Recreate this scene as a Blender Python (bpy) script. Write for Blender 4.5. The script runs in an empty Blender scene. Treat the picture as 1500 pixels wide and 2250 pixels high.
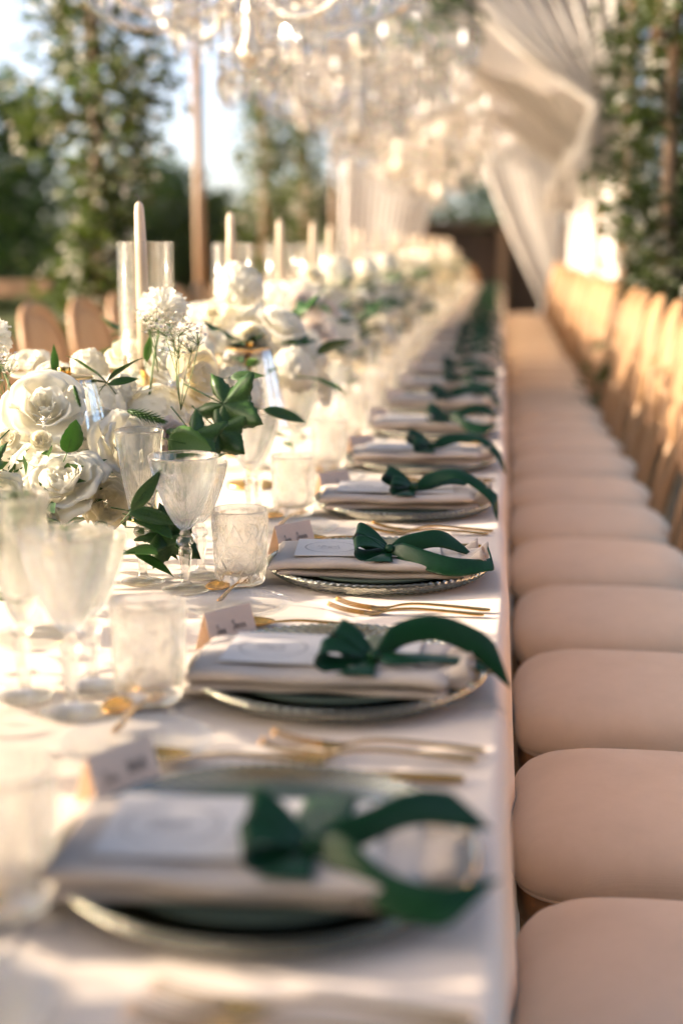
import bpy, math, random
import numpy as np
from mathutils import Vector, Matrix, Euler

random.seed(7)
rng = np.random.default_rng(7)
PI = math.pi
S = bpy.context.scene
C = S.collection

# ------------------------------------------------------------------ camera
cam_d = bpy.data.cameras.new('camera')
cam = bpy.data.objects.new('camera', cam_d)
C.objects.link(cam)
S.camera = cam
cam_d.sensor_fit = 'VERTICAL'
cam_d.sensor_height = 36.0
cam_d.sensor_width = 24.0
cam_d.lens = 49.2
cam_d.clip_start = 0.02
cam_d.clip_end = 2000
cam.location = (0, 0, 1.23)
cam.rotation_euler = (math.radians(90 - 10.77), 0, math.radians(6.47))
cam_d.dof.use_dof = True
cam_d.dof.focus_distance = 2.03
cam_d.dof.aperture_fstop = 1.9

# ------------------------------------------------------------------ sky, sun, exposure
SUN_EL, SUN_AZ = 17.5, -96.0          # azimuth from +Y, negative towards -X
w = bpy.data.worlds.new('World')
S.world = w
w.use_nodes = True
wn = w.node_tree
bg = wn.nodes['Background']
sky = wn.nodes.new('ShaderNodeTexSky')
sky.sky_type = 'NISHITA'
sky.sun_disc = False
sky.sun_elevation = math.radians(SUN_EL)
sky.sun_rotation = math.radians(SUN_AZ)
sky.air_density = 0.4
sky.dust_density = 2.2
sky.ozone_density = 0.0
wn.links.new(sky.outputs[0], bg.inputs[0])
bg.inputs[1].default_value = 0.10
sd = bpy.data.lights.new('sun', 'SUN')
sun = bpy.data.objects.new('sun', sd)
C.objects.link(sun)
sd.energy = 2.0
sd.angle = math.radians(0.53)
sd.color = (1.0, 0.90, 0.80)
a, e = math.radians(SUN_AZ), math.radians(SUN_EL)
to_sun = Vector((math.sin(a) * math.cos(e), math.cos(a) * math.cos(e), math.sin(e)))
sun.rotation_euler = to_sun.to_track_quat('Z', 'Y').to_euler()
sun.location = to_sun * 30
S.view_settings.view_transform = 'Standard'
S.view_settings.look = 'None'
S.view_settings.gamma = 1.0
S.view_settings.use_curve_mapping = False
S.view_settings.exposure = 2.5
S.view_settings.use_white_balance = True
S.view_settings.white_balance_temperature = 7500
S.view_settings.white_balance_tint = 9

cy = S.cycles
cy.use_denoising = True
try:
    cy.denoiser = 'OPENIMAGEDENOISE'
    cy.denoising_prefilter = 'ACCURATE'
except Exception:
    pass
cy.max_bounces = 24
cy.diffuse_bounces = 3
cy.glossy_bounces = 4
cy.transmission_bounces = 20
cy.transparent_max_bounces = 40
cy.caustics_reflective = False
cy.caustics_refractive = False
cy.sample_clamp_indirect = 12.0
cy.use_adaptive_sampling = True
cy.adaptive_threshold = 0.015

# ------------------------------------------------------------------ materials
MATS = {}


def base_mat(name):
    m = bpy.data.materials.new(name)
    m.use_nodes = True
    MATS[name] = m
    nt = m.node_tree
    return m, nt, nt.nodes['Principled BSDF'], nt.nodes['Material Output']


def lnk(nt, a, b):
    nt.links.new(a, b)


def noise_node(nt, scale, detail=4.0, rough=0.55, coords='Object', sx=None):
    tc = nt.nodes.new('ShaderNodeTexCoord')
    n = nt.nodes.new('ShaderNodeTexNoise')
    n.inputs['Scale'].default_value = scale
    n.inputs['Detail'].default_value = detail
    n.inputs['Roughness'].default_value = rough
    if sx:
        mp = nt.nodes.new('ShaderNodeMapping')
        mp.inputs['Scale'].default_value = sx
        lnk(nt, tc.outputs[coords], mp.inputs[0])
        lnk(nt, mp.outputs[0], n.inputs['Vector'])
    else:
        lnk(nt, tc.outputs[coords], n.inputs['Vector'])
    return n


def ramp(nt, fac, c0, c1, p0=0.3, p1=0.7):
    r = nt.nodes.new('ShaderNodeValToRGB')
    r.color_ramp.elements[0].position = p0
    r.color_ramp.elements[1].position = p1
    r.color_ramp.elements[0].color = (*c0, 1)
    r.color_ramp.elements[1].color = (*c1, 1)
    lnk(nt, fac, r.inputs[0])
    return r


def bump(nt, h, p, strength=0.2, dist=0.001):
    b = nt.nodes.new('ShaderNodeBump')
    b.inputs['Strength'].default_value = strength
    b.inputs['Distance'].default_value = dist
    lnk(nt, h, b.inputs['Height'])
    lnk(nt, b.outputs[0], p.inputs['Normal'])


def plain(name, c0, c1=None, rough=0.6, metal=0.0, scale=20, bstr=0.0, bdist=0.001, bscale=None, sx=None, sheen=0.0, spec=0.5, trans=0.0, tcol=None):
    m, nt, p, out = base_mat(name)
    c1 = c1 or tuple(v * 1.15 for v in c0)
    n = noise_node(nt, scale, sx=sx)
    r = ramp(nt, n.outputs[0], c0, c1)
    lnk(nt, r.outputs[0], p.inputs['Base Color'])
    p.inputs['Roughness'].default_value = rough
    p.inputs['Metallic'].default_value = metal
    p.inputs['Specular IOR Level'].default_value = spec
    if sheen:
        p.inputs['Sheen Weight'].default_value = sheen
    if bstr:
        n2 = noise_node(nt, bscale or scale * 4, sx=sx)
        bump(nt, n2.outputs[0], p, bstr, bdist)
    if trans:
        t = nt.nodes.new('ShaderNodeBsdfTranslucent')
        if tcol:
            t.inputs[0].default_value = (*tcol, 1)
        else:
            lnk(nt, r.outputs[0], t.inputs[0])
        mx = nt.nodes.new('ShaderNodeMixShader')
        mx.inputs[0].default_value = trans
        lnk(nt, p.outputs[0], mx.inputs[1])
        lnk(nt, t.outputs[0], mx.inputs[2])
        lnk(nt, mx.outputs[0], out.inputs[0])
    return m


def weave(name, c0, c1, scale, rough=0.85, bstr=0.25, sheen=0.2, trans=0.0):
    """a woven cloth: two crossed thread waves plus soft unevenness"""
    m, nt, p, out = base_mat(name)
    n = noise_node(nt, 9, 8, 0.7)
    r = ramp(nt, n.outputs[0], c0, c1)
    tc = nt.nodes.new('ShaderNodeTexCoord')
    hs = []
    for d in ('X', 'Y'):
        wv = nt.nodes.new('ShaderNodeTexWave')
        wv.bands_direction = d
        wv.inputs['Scale'].default_value = scale
        wv.inputs['Distortion'].default_value = 1.2
        wv.inputs['Detail'].default_value = 2
        lnk(nt, tc.outputs['Object'], wv.inputs[0])
        hs.append(wv)
    mm = nt.nodes.new('ShaderNodeMath')
    mm.operation = 'ADD'
    lnk(nt, hs[0].outputs['Fac'], mm.inputs[0])
    lnk(nt, hs[1].outputs['Fac'], mm.inputs[1])
    fine = noise_node(nt, 420, 4)
    m2 = nt.nodes.new('ShaderNodeMath')
    m2.operation = 'ADD'
    lnk(nt, mm.outputs[0], m2.inputs[0])
    lnk(nt, fine.outputs[0], m2.inputs[1])
    bump(nt, m2.outputs[0], p, bstr, 0.0006)
    mixc = nt.nodes.new('ShaderNodeMix')
    mixc.data_type = 'RGBA'
    mixc.blend_type = 'MULTIPLY'
    mixc.inputs[0].default_value = 0.25
    lnk(nt, r.outputs[0], mixc.inputs[6])
    rr = ramp(nt, m2.outputs[0], (0.75, 0.72, 0.7), (1, 1, 1), 0.3, 1.0)
    lnk(nt, rr.outputs[0], mixc.inputs[7])
    lnk(nt, mixc.outputs[2], p.inputs['Base Color'])
    p.inputs['Roughness'].default_value = rough
    p.inputs['Sheen Weight'].default_value = sheen
    p.inputs['Specular IOR Level'].default_value = 0.25
    if trans:
        t = nt.nodes.new('ShaderNodeBsdfTranslucent')
        lnk(nt, r.outputs[0], t.inputs[0])
        mx = nt.nodes.new('ShaderNodeMixShader')
        mx.inputs[0].default_value = trans
        lnk(nt, p.outputs[0], mx.inputs[1])
        lnk(nt, t.outputs[0], mx.inputs[2])
        lnk(nt, mx.outputs[0], out.inputs[0])
    return m


def glass(name, tint=(1, 1, 1), clear=0.5, ior=1.5, rough=0.0, glint=0.03):
    """clear glass: part refracting, part letting light straight through, so that it throws a light shadow"""
    m, nt, p, out = base_mat(name)
    nt.nodes.remove(p)
    g = nt.nodes.new('ShaderNodeBsdfGlass')
    g.inputs['Color'].default_value = (*tint, 1)
    g.inputs['IOR'].default_value = ior
    g.inputs['Roughness'].default_value = rough
    t = nt.nodes.new('ShaderNodeBsdfTransparent')
    t.inputs[0].default_value = (*tint, 1)
    mx = nt.nodes.new('ShaderNodeMixShader')
    mx.inputs[0].default_value = clear
    lnk(nt, g.outputs[0], mx.inputs[1])
    lnk(nt, t.outputs[0], mx.inputs[2])
    gl = nt.nodes.new('ShaderNodeBsdfGlossy')
    gl.inputs['Roughness'].default_value = 0.09
    m2 = nt.nodes.new('ShaderNodeMixShader')
    m2.inputs[0].default_value = glint
    lnk(nt, mx.outputs[0], m2.inputs[1])
    lnk(nt, gl.outputs[0], m2.inputs[2])
    lnk(nt, m2.outputs[0], out.inputs[0])
    return m


def wood(name, c0, c1, scale=6, axis=(1, 1, 0.12)):
    m, nt, p, out = base_mat(name)
    n = noise_node(nt, scale * 4, 6, 0.6, sx=axis)
    r = ramp(nt, n.outputs[0], c0, c1, 0.35, 0.68)
    lnk(nt, r.outputs[0], p.inputs['Base Color'])
    p.inputs['Roughness'].default_value = 0.5
    n2 = noise_node(nt, scale * 30, 3, 0.6, sx=axis)
    bump(nt, n2.outputs[0], p, 0.25, 0.0008)
    return m


def satin(name, c):
    m, nt, p, out = base_mat(name)
    n = noise_node(nt, 500, 2, sx=(1, 0.06, 1))
    r = ramp(nt, n.outputs[0], tuple(v * 0.85 for v in c), tuple(v * 1.12 for v in c))
    lnk(nt, r.outputs[0], p.inputs['Base Color'])
    p.inputs['Roughness'].default_value = 0.30
    p.inputs['Anisotropic'].default_value = 0.7
    p.inputs['Specular IOR Level'].default_value = 0.24
    bump(nt, n.outputs[0], p, 0.12, 0.0003)
    return m


def emit(name, col, s):
    m, nt, p, out = base_mat(name)
    p.inputs['Emission Color'].default_value = (*col, 1)
    p.inputs['Emission Strength'].default_value = s
    return m


M = dict(
    cloth=weave('cloth', (0.81, 0.665, 0.55), (0.86, 0.715, 0.60), 350, bstr=0.08),
    seat=weave('seat_linen', (0.74, 0.60, 0.46), (0.83, 0.68, 0.53), 300, bstr=0.2),
    napkin=weave('napkin_linen', (0.53, 0.445, 0.385), (0.60, 0.505, 0.44), 420, bstr=0.12),
    oak=wood('oak', (0.27, 0.145, 0.065), (0.40, 0.225, 0.11)),
    oak_pale=wood('oak_pale', (0.33, 0.19, 0.095), (0.44, 0.265, 0.14)),
    beam=wood('beam_wood', (0.17, 0.10, 0.055), (0.28, 0.17, 0.10), 3),
    bark=plain('bark', (0.06, 0.04, 0.025), (0.13, 0.09, 0.06), 0.9, scale=12, bstr=0.6, bdist=0.02),
    crystal=glass('crystal', (0.985, 0.99, 0.985), 0.46, 1.5, 0.0, 0.02),
    clear_glass=glass('clear_glass', (0.985, 0.99, 0.985), 0.86, 1.45),
    charger=glass('charger_glass', (0.66, 0.69, 0.64), 0.30, 1.50, 0.02),
    chand=glass('chandelier_crystal', (0.90, 0.89, 0.87), 0.22, 1.6),
    sage=plain('sage_glaze', (0.075, 0.105, 0.078), (0.095, 0.125, 0.095), 0.5, scale=30, spec=0.2),
    gold=plain('gold', (0.70, 0.36, 0.085), (0.80, 0.43, 0.12), 0.17, 1.0, scale=60, bstr=0.03, bscale=200),
    brass=plain('brass', (0.66, 0.42, 0.16), (0.78, 0.52, 0.22), 0.3, 1.0, scale=40),
    ribbon=satin('green_satin', (0.006, 0.048, 0.018)),
    paper=plain('paper', (0.72, 0.655, 0.60), (0.76, 0.695, 0.64), 0.8, scale=200, bstr=0.05),
    peach=plain('peach_card', (0.80, 0.63, 0.50), (0.83, 0.66, 0.53), 0.8, scale=200, bstr=0.05),
    ink=plain('ink', (0.12, 0.09, 0.08), (0.16, 0.13, 0.12), 0.7),
    wax=plain('candle_wax', (0.76, 0.60, 0.45), (0.80, 0.65, 0.50), 0.45, scale=15, trans=0.15),
    wick=plain('wick', (0.03, 0.025, 0.02), (0.06, 0.05, 0.04), 0.9),
    white_petal=plain('white_petal', (0.90, 0.87, 0.77), (0.94, 0.92, 0.85), 0.75, spec=0.2, scale=45, bstr=0.1, bscale=160, trans=0.52, sheen=0.1),
    cream_petal=plain('cream_petal', (0.90, 0.84, 0.67), (0.93, 0.89, 0.77), 0.75, spec=0.2, scale=40, bstr=0.1, bscale=160, trans=0.52, sheen=0.1),
    blush_petal=plain('blush_petal', (0.80, 0.69, 0.60), (0.86, 0.78, 0.71), 0.75, spec=0.2, scale=40, bstr=0.1, bscale=160, trans=0.3),
    yolk=plain('flower_centre', (0.55, 0.55, 0.14), (0.65, 0.6, 0.25), 0.7, scale=120),
    leaf=plain('leaf', (0.026, 0.082, 0.018), (0.055, 0.135, 0.03), 0.42, scale=30, bstr=0.15, bscale=120, trans=0.22, tcol=(0.06, 0.17, 0.02)),
    leaf_bright=plain('leaf_bright', (0.06, 0.17, 0.025), (0.09, 0.22, 0.04), 0.45, scale=30, bstr=0.1, trans=0.35, tcol=(0.12, 0.32, 0.03)),
    leaf_olive=plain('leaf_olive', (0.028, 0.048, 0.013), (0.075, 0.095, 0.03), 0.55, scale=3, trans=0.25, tcol=(0.10, 0.16, 0.02)),
    leaf_dark=plain('leaf_dark', (0.018, 0.046, 0.013), (0.050, 0.095, 0.024), 0.55, scale=1.5, trans=0.25, tcol=(0.07, 0.16, 0.02)),
    stem=plain('stem', (0.07, 0.13, 0.035), (0.11, 0.17, 0.05), 0.5),
    tiny=plain('tiny_floret', (0.58, 0.50, 0.44), (0.74, 0.68, 0.62), 0.7, scale=150),
    drape=weave('drape', (0.88, 0.85, 0.82), (0.92, 0.89, 0.86), 60, bstr=0.05, trans=0.5),
    blossom=plain('blossom', (0.66, 0.62, 0.54), (0.8, 0.77, 0.7), 0.6, scale=5, trans=0.3),
    ground=plain('grass_ground', (0.09, 0.11, 0.035), (0.20, 0.19, 0.08), 0.95, scale=2, bstr=0.6, bdist=0.03, bscale=40),
    deck=wood('deck_wood', (0.40, 0.26, 0.15), (0.54, 0.37, 0.23), 4, (0.12, 1, 1)),
    hut=wood('dark_timber', (0.035, 0.018, 0.010), (0.075, 0.04, 0.022), 3, (1, 1, 0.1)),
    champagne=plain('champagne_metal', (0.78, 0.70, 0.60), (0.86, 0.79, 0.70), 0.28, 1.0),
    bulb=emit('bulb_glow', (1.0, 0.97, 0.93), 40),
    bulb_soft=emit('bulb_glow_soft', (1.0, 0.95, 0.88), 0.6),
)


# ------------------------------------------------------------------ mesh helpers
def mesh(name, v, f, mat, smooth=True):
    me = bpy.data.meshes.new(name)
    v = np.asarray(v, float)
    me.from_pydata([tuple(q) for q in v], [], [tuple(int(i) for i in q) for q in f])
    me.materials.append(M[mat] if isinstance(mat, str) else mat)
    if smooth:
        me.polygons.foreach_set('use_smooth', [True] * len(me.polygons))
    me.update()
    return me


def obj(name, me, parent=None, loc=(0, 0, 0), rot=(0, 0, 0), scale=1.0):
    o = bpy.data.objects.new(name, me)
    C.objects.link(o)
    o.parent = parent
    o.location = loc
    o.rotation_euler = rot
    o.scale = (scale,) * 3 if not hasattr(scale, '__len__') else scale
    return o


def thing(name, label, cat, loc=(0, 0, 0), rotz=0.0, group=None, me=None):
    o = bpy.data.objects.new(name, me)
    C.objects.link(o)
    o.location = loc
    o.rotation_euler = (0, 0, rotz)
    o['label'] = label
    o['category'] = cat
    if group:
        o['group'] = group
    return o


def structure(name, me, loc=(0, 0, 0)):
    o = obj(name, me, None, loc)
    o['kind'] = 'structure'
    return o


class MB:
    """collects vertices and faces for one mesh"""
    def __init__(s):
        s.v, s.f, s.n = [], [], 0

    def add(s, v, f, mat=None):
        v = np.asarray(v, float)
        if mat is not None:
            R = np.array(mat.to_3x3())
            v = v @ R.T + np.array(mat.translation)
        s.v.append(v)
        s.f.extend([tuple(i + s.n for i in q) for q in f])
        s.n += len(v)
        return s

    def mesh(s, name, mat, smooth=True):
        return mesh(name, np.concatenate(s.v), s.f, mat, smooth)


def grid_faces(nu, nv, wrap_u=False, off=0):
    f = []
    for j in range(nv - 1):
        for i in range(nu if wrap_u else nu - 1):
            i2 = (i + 1) % nu
            f.append((off + j * nu + i, off + j * nu + i2, off + (j + 1) * nu + i2, off + (j + 1) * nu + i))
    return f


def lathe(prof, n=48, disp=None, closed=False):
    """profile (r, z) turned about z; disp(theta, r, z, k) gives a new (r, z)"""
    prof = np.asarray(prof, float)
    th = np.arange(n) * 2 * PI / n
    v = np.zeros((len(prof), n, 3))
    for k, (r, z) in enumerate(prof):
        rr, zz = np.full(n, r), np.full(n, z)
        if disp is not None:
            rr, zz = disp(th, rr, zz, k)
        v[k, :, 0], v[k, :, 1], v[k, :, 2] = rr * np.cos(th), rr * np.sin(th), zz
    f = grid_faces(n, len(prof), True)
    if closed:
        L = len(prof)
        f += [((L - 1) * n + i, (L - 1) * n + (i + 1) % n, (i + 1) % n, i) for i in range(n)]
    else:
        f += [tuple(range(n))[::-1], tuple((len(prof) - 1) * n + i for i in range(n))]
    return v.reshape(-1, 3), f


def smooth_path(pts, n):
    """Catmull-Rom through pts"""
    P = np.asarray(pts, float)
    P = np.vstack([2 * P[0] - P[1], P, 2 * P[-1] - P[-2]])
    out = []
    segs = len(P) - 3
    for q in np.linspace(0, segs - 1e-9, n):
        i = int(q)
        t = q - i
        p0, p1, p2, p3 = P[i:i + 4]
        out.append(0.5 * ((2 * p1) + (-p0 + p2) * t + (2 * p0 - 5 * p1 + 4 * p2 - p3) * t * t + (-p0 + 3 * p1 - 3 * p2 + p3) * t ** 3))
    return np.array(out)


def tube(pts, rad, n=8, flat=None, ref=(0, 0, 1)):
    """tube of radius rad (scalar or list) along pts; flat = (side radius, normal radius) lists"""
    P = np.asarray(pts, float)
    L = len(P)
    T = np.gradient(P, axis=0)
    T /= np.linalg.norm(T, axis=1)[:, None] + 1e-12
    ref = np.asarray(ref, float)
    v = []
    for k in range(L):
        s = np.cross(T[k], ref)
        if np.linalg.norm(s) < 1e-4:
            s = np.cross(T[k], (1, 0.1, 0))
        s /= np.linalg.norm(s)
        u = np.cross(s, T[k])
        if flat is None:
            a = b = rad[k] if hasattr(rad, '__len__') else rad
        else:
            a, b = flat[0][k], flat[1][k]
        for i in range(n):
            q = 2 * PI * i / n
            v.append(P[k] + s * a * math.cos(q) + u * b * math.sin(q))
    f = grid_faces(n, L, True)
    f += [tuple(range(n))[::-1], tuple((L - 1) * n + i for i in range(n))]
    return np.array(v), f


def box(x0, x1, y0, y1, z0, z1):
    v = [(x0, y0, z0), (x1, y0, z0), (x1, y1, z0), (x0, y1, z0), (x0, y0, z1), (x1, y0, z1), (x1, y1, z1), (x0, y1, z1)]
    f = [(3, 2, 1, 0), (4, 5, 6, 7), (0, 1, 5, 4), (1, 2, 6, 5), (2, 3, 7, 6), (3, 0, 4, 7)]
    return v, f


def strip(path, wdir, wid, n=24, m=7, curve=0.0, taper=None, cut=0.0):
    """a ribbon along path; wdir gives the width direction at each path point"""
    P = smooth_path(path, n)
    W = smooth_path(wdir, n)
    W /= np.linalg.norm(W, axis=1)[:, None]
    T = np.gradient(P, axis=0)
    N = np.cross(T, W)
    N /= np.linalg.norm(N, axis=1)[:, None] + 1e-9
    v = []
    for k in range(n):
        ww = wid * (taper(k / (n - 1)) if taper else 1)
        for q in np.linspace(-0.5, 0.5, m):
            sk = cut * wid * q * max(0.0, (k / (n - 1) - 0.7) / 0.3)
            v.append(P[k] + W[k] * ww * q + N[k] * curve * (0.25 - q * q) + T[k] / (np.linalg.norm(T[k]) + 1e-9) * sk)
    return np.array(v), grid_faces(m, n)


def thick(v, f, t):
    """give an open sheet a thickness t (offset along averaged normals) with closed borders"""
    v = np.asarray(v, float)
    nrm = np.zeros_like(v)
    for q in f:
        nn = np.cross(v[q[1]] - v[q[0]], v[q[2]] - v[q[0]])
        for i in q:
            nrm[i] += nn
    nrm /= np.linalg.norm(nrm, axis=1)[:, None] + 1e-12
    n = len(v)
    V = np.vstack([v + nrm * t / 2, v - nrm * t / 2])
    F = list(f) + [tuple(i + n for i in q[::-1]) for q in f]
    cnt = {}
    for q in f:
        for a, b in zip(q, q[1:] + q[:1]):
            cnt[(a, b)] = 1
    for (a, b) in list(cnt):
        if (b, a) not in cnt:
            F.append((b, a, a + n, b + n))
    return V, F


# ------------------------------------------------------------------ ordinals for labels
ORD = ['zeroth', 'first', 'second', 'third', 'fourth', 'fifth', 'sixth', 'seventh', 'eighth', 'ninth', 'tenth', 'eleventh', 'twelfth',
       'thirteenth', 'fourteenth', 'fifteenth', 'sixteenth', 'seventeenth', 'eighteenth', 'nineteenth', 'twentieth']

TZ = 0.75                 # table top
STEP = 0.53               # place spacing
PX, PY0 = -0.175, 0.97    # first plate
NPL = 30
TABLE_X0, TABLE_X1 = -1.05, 0.012
TABLE_END = PY0 + STEP * (NPL - 1) + 0.42

# ================================================================== STRUCTURE
gv, gf = [], []
gx = np.concatenate([[-400, -120, -40], np.linspace(-16, 16, 33), [40, 120, 400]])
gy = np.concatenate([[-60, -20], np.linspace(-6, 40, 24), [80, 200, 600]])
for y in gy:
    for x in gx:
        gv.append((x, y, 0.0))
structure('ground', mesh('ground', gv, grid_faces(len(gx), len(gy)), 'ground'))

# the boarded deck under the table: boards run across
deck = obj('deck', mesh('deck', *box(-3.4, 1.9, -0.6, 18.4, 0.001, 0.012), 'hut', False))
deck['kind'] = 'structure'
bme = mesh('board', *box(-2.65, 2.65, -0.067, 0.067, 0, 0.018), 'deck', False)
yb = -0.5
while yb < 18.3:
    obj('plank', bme, deck, (-0.75, yb, 0.0125))
    yb += 0.14


# ================================================================== TABLE
def cloth_mesh(y0, y1, z, seed, over=0.0):
    r_ = np.random.default_rng(seed)
    R = 0.018
    x0, x1 = TABLE_X0 - over, TABLE_X1 + over
    prof = [(x0, 0.12), (x0, 0.35), (x0, 0.55), (x0, z - 0.06)]
    prof += [(x0 + R - R * math.cos(t), z - R + R * math.sin(t)) for t in np.linspace(0, PI / 2, 6)]
    prof += [(x, z) for x in np.linspace(x0 + 0.06, x1 - 0.06, 26)]
    prof += [(x1 - R + R * math.sin(t), z - R + R * math.cos(t)) for t in np.linspace(0, PI / 2, 6)]
    prof += [(x1, z - 0.06), (x1, 0.55), (x1, 0.35), (x1, 0.12)]
    n = max(6, int((y1 - y0) / 0.035))
    ys = np.linspace(y0, y1, n)
    ph = r_.uniform(0, 6, 6)
    v = []
    for y in ys:
        for (x, zz) in prof:
            d = max(0, (z - 0.03 - zz)) / z
            wv = 0.022 * d * (math.sin(y * 14 + ph[0]) + 0.6 * math.sin(y * 31 + ph[1])) + 0.010 * d
            top = 0.0 if zz < z - 1e-6 else 0.0007 * (math.sin(y * 9 + x * 4 + ph[2]) + math.sin(y * 3.1 - x * 11 + ph[3]))
            wv += 0.0022 * (math.sin(y * 5.3 + ph[4]) + 0.5 * math.sin(y * 13 + ph[5])) * (abs(x - x1) < 0.02)
            v.append((x + (wv if x > -0.5 else -wv), y, zz + top - 0.0014 * (zz >= z - 1e-6)))
    return thick(v, grid_faces(len(prof), n), 0.0014)


tbl = thing('banquet_table', 'long banquet table running away under pale cream cloths', 'table', (0, 0, 0))
obj('tabletop', mesh('tabletop', *box(TABLE_X0 + 0.02, TABLE_X1 - 0.022, -0.3, TABLE_END - 0.02, TZ - 0.04, TZ - 0.006), 'beam', False), tbl)
lm = mesh('leg', *box(-0.035, 0.035, -0.035, 0.035, 0.03, TZ - 0.041), 'beam', False)
for yy in np.arange(0.2, TABLE_END, 2.2):
    for xx in (TABLE_X0 + 0.2, TABLE_X1 - 0.2):
        obj('leg', lm, tbl, (xx, yy, 0))
thing('tablecloth', 'pale cream tablecloth on the table end closest to the viewer, up to the seam', 'tablecloth', group='tablecloths',
      me=mesh('tablecloth', *cloth_mesh(-0.32, 1.445, TZ - 0.002, 3), 'cloth'))
thing('tablecloth', 'pale cream tablecloth covering the long far stretch of the table', 'tablecloth', group='tablecloths',
      me=mesh('tablecloth', *cloth_mesh(1.43, TABLE_END, TZ, 4, 0.003), 'cloth'))


# ================================================================== TABLEWARE MESHES
def groove(d, w):
    return np.clip(1 - np.abs(d) / w, 0, 1)


def seg_dist(px, py, ax, ay, bx, by):
    dx, dy = bx - ax, by - ay
    t = np.clip(((px - ax) * dx + (py - ay) * dy) / (dx * dx + dy * dy), 0, 1)
    return np.hypot(px - ax - t * dx, py - ay - t * dy)


def tumbler_mesh():
    H = 0.108
    zo = np.linspace(0.004, H, 88)

    def ro(z):
        return 0.0345 + 0.0065 * (z / H) ** 0.8
    prof = [(0.0, 0.0), (0.028, 0.0), (0.033, 0.0012)] + [(ro(z), z) for z in zo]
    nout = len(prof)
    prof += [(ro(H) - 0.0012, H + 0.0012), (ro(H) - 0.0028, H)]
    prof += [(ro(z) - 0.0032, z) for z in np.linspace(H * 0.9, 0.022, 10)]
    prof += [(0.026, 0.0155), (0.014, 0.0135), (0.0, 0.013)]
    NT = 5
    wT = 2 * PI * 0.038 / NT

    def disp(th, r, z, k):
        if k < 3 or k >= nout:
            return r, z
        s = th / (2 * PI) * NT
        col = np.floor(s)
        u = (s - col - 0.5) * wT
        zz = z[0]
        d = np.zeros_like(th)
        for (cx, cz, R, sp) in ((0, 0.042, 0.0185, 10), (wT / 2, 0.082, 0.0095, 6), (-wT / 2, 0.082, 0.0095, 6)):
            dx, dz = u - cx, zz - cz
            rad = np.hypot(dx, dz)
            an = np.arctan2(dz, dx)
            g = groove(((an / (2 * PI) * sp + 0.5) % 1 - 0.5) / sp * 2 * PI * rad, 0.0016)
            d = np.maximum(d, g * ((rad < R) & (rad > 0.004)))
            d = np.maximum(d, groove(rad - R, 0.0016))
        for (ax, az, bx, bz) in ((-wT / 2, 0.010, wT / 2, 0.078), (wT / 2, 0.010, -wT / 2, 0.078), (-wT / 2, 0.042, 0, 0.090), (wT / 2, 0.042, 0, 0.090), (-wT / 2, 0.045, 0, 0.006), (wT / 2, 0.045, 0, 0.006)):
            d = np.maximum(d, groove(seg_dist(u, zz, ax, az, bx, bz), 0.0017))
        fade = np.clip((zz - 0.006) / 0.006, 0, 1) * np.clip((0.099 - zz) / 0.004, 0, 1)
        return r + 0.0009 * fade * (1 - 2.8 * d), z
    return mesh('tumbler', *lathe(prof, 312, disp), 'crystal')


def facet(th, n, amount=1.0):
    q = (th % (2 * PI / n)) - PI / n
    return 1 + amount * (math.cos(PI / n) / np.cos(q) - 1)


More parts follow.
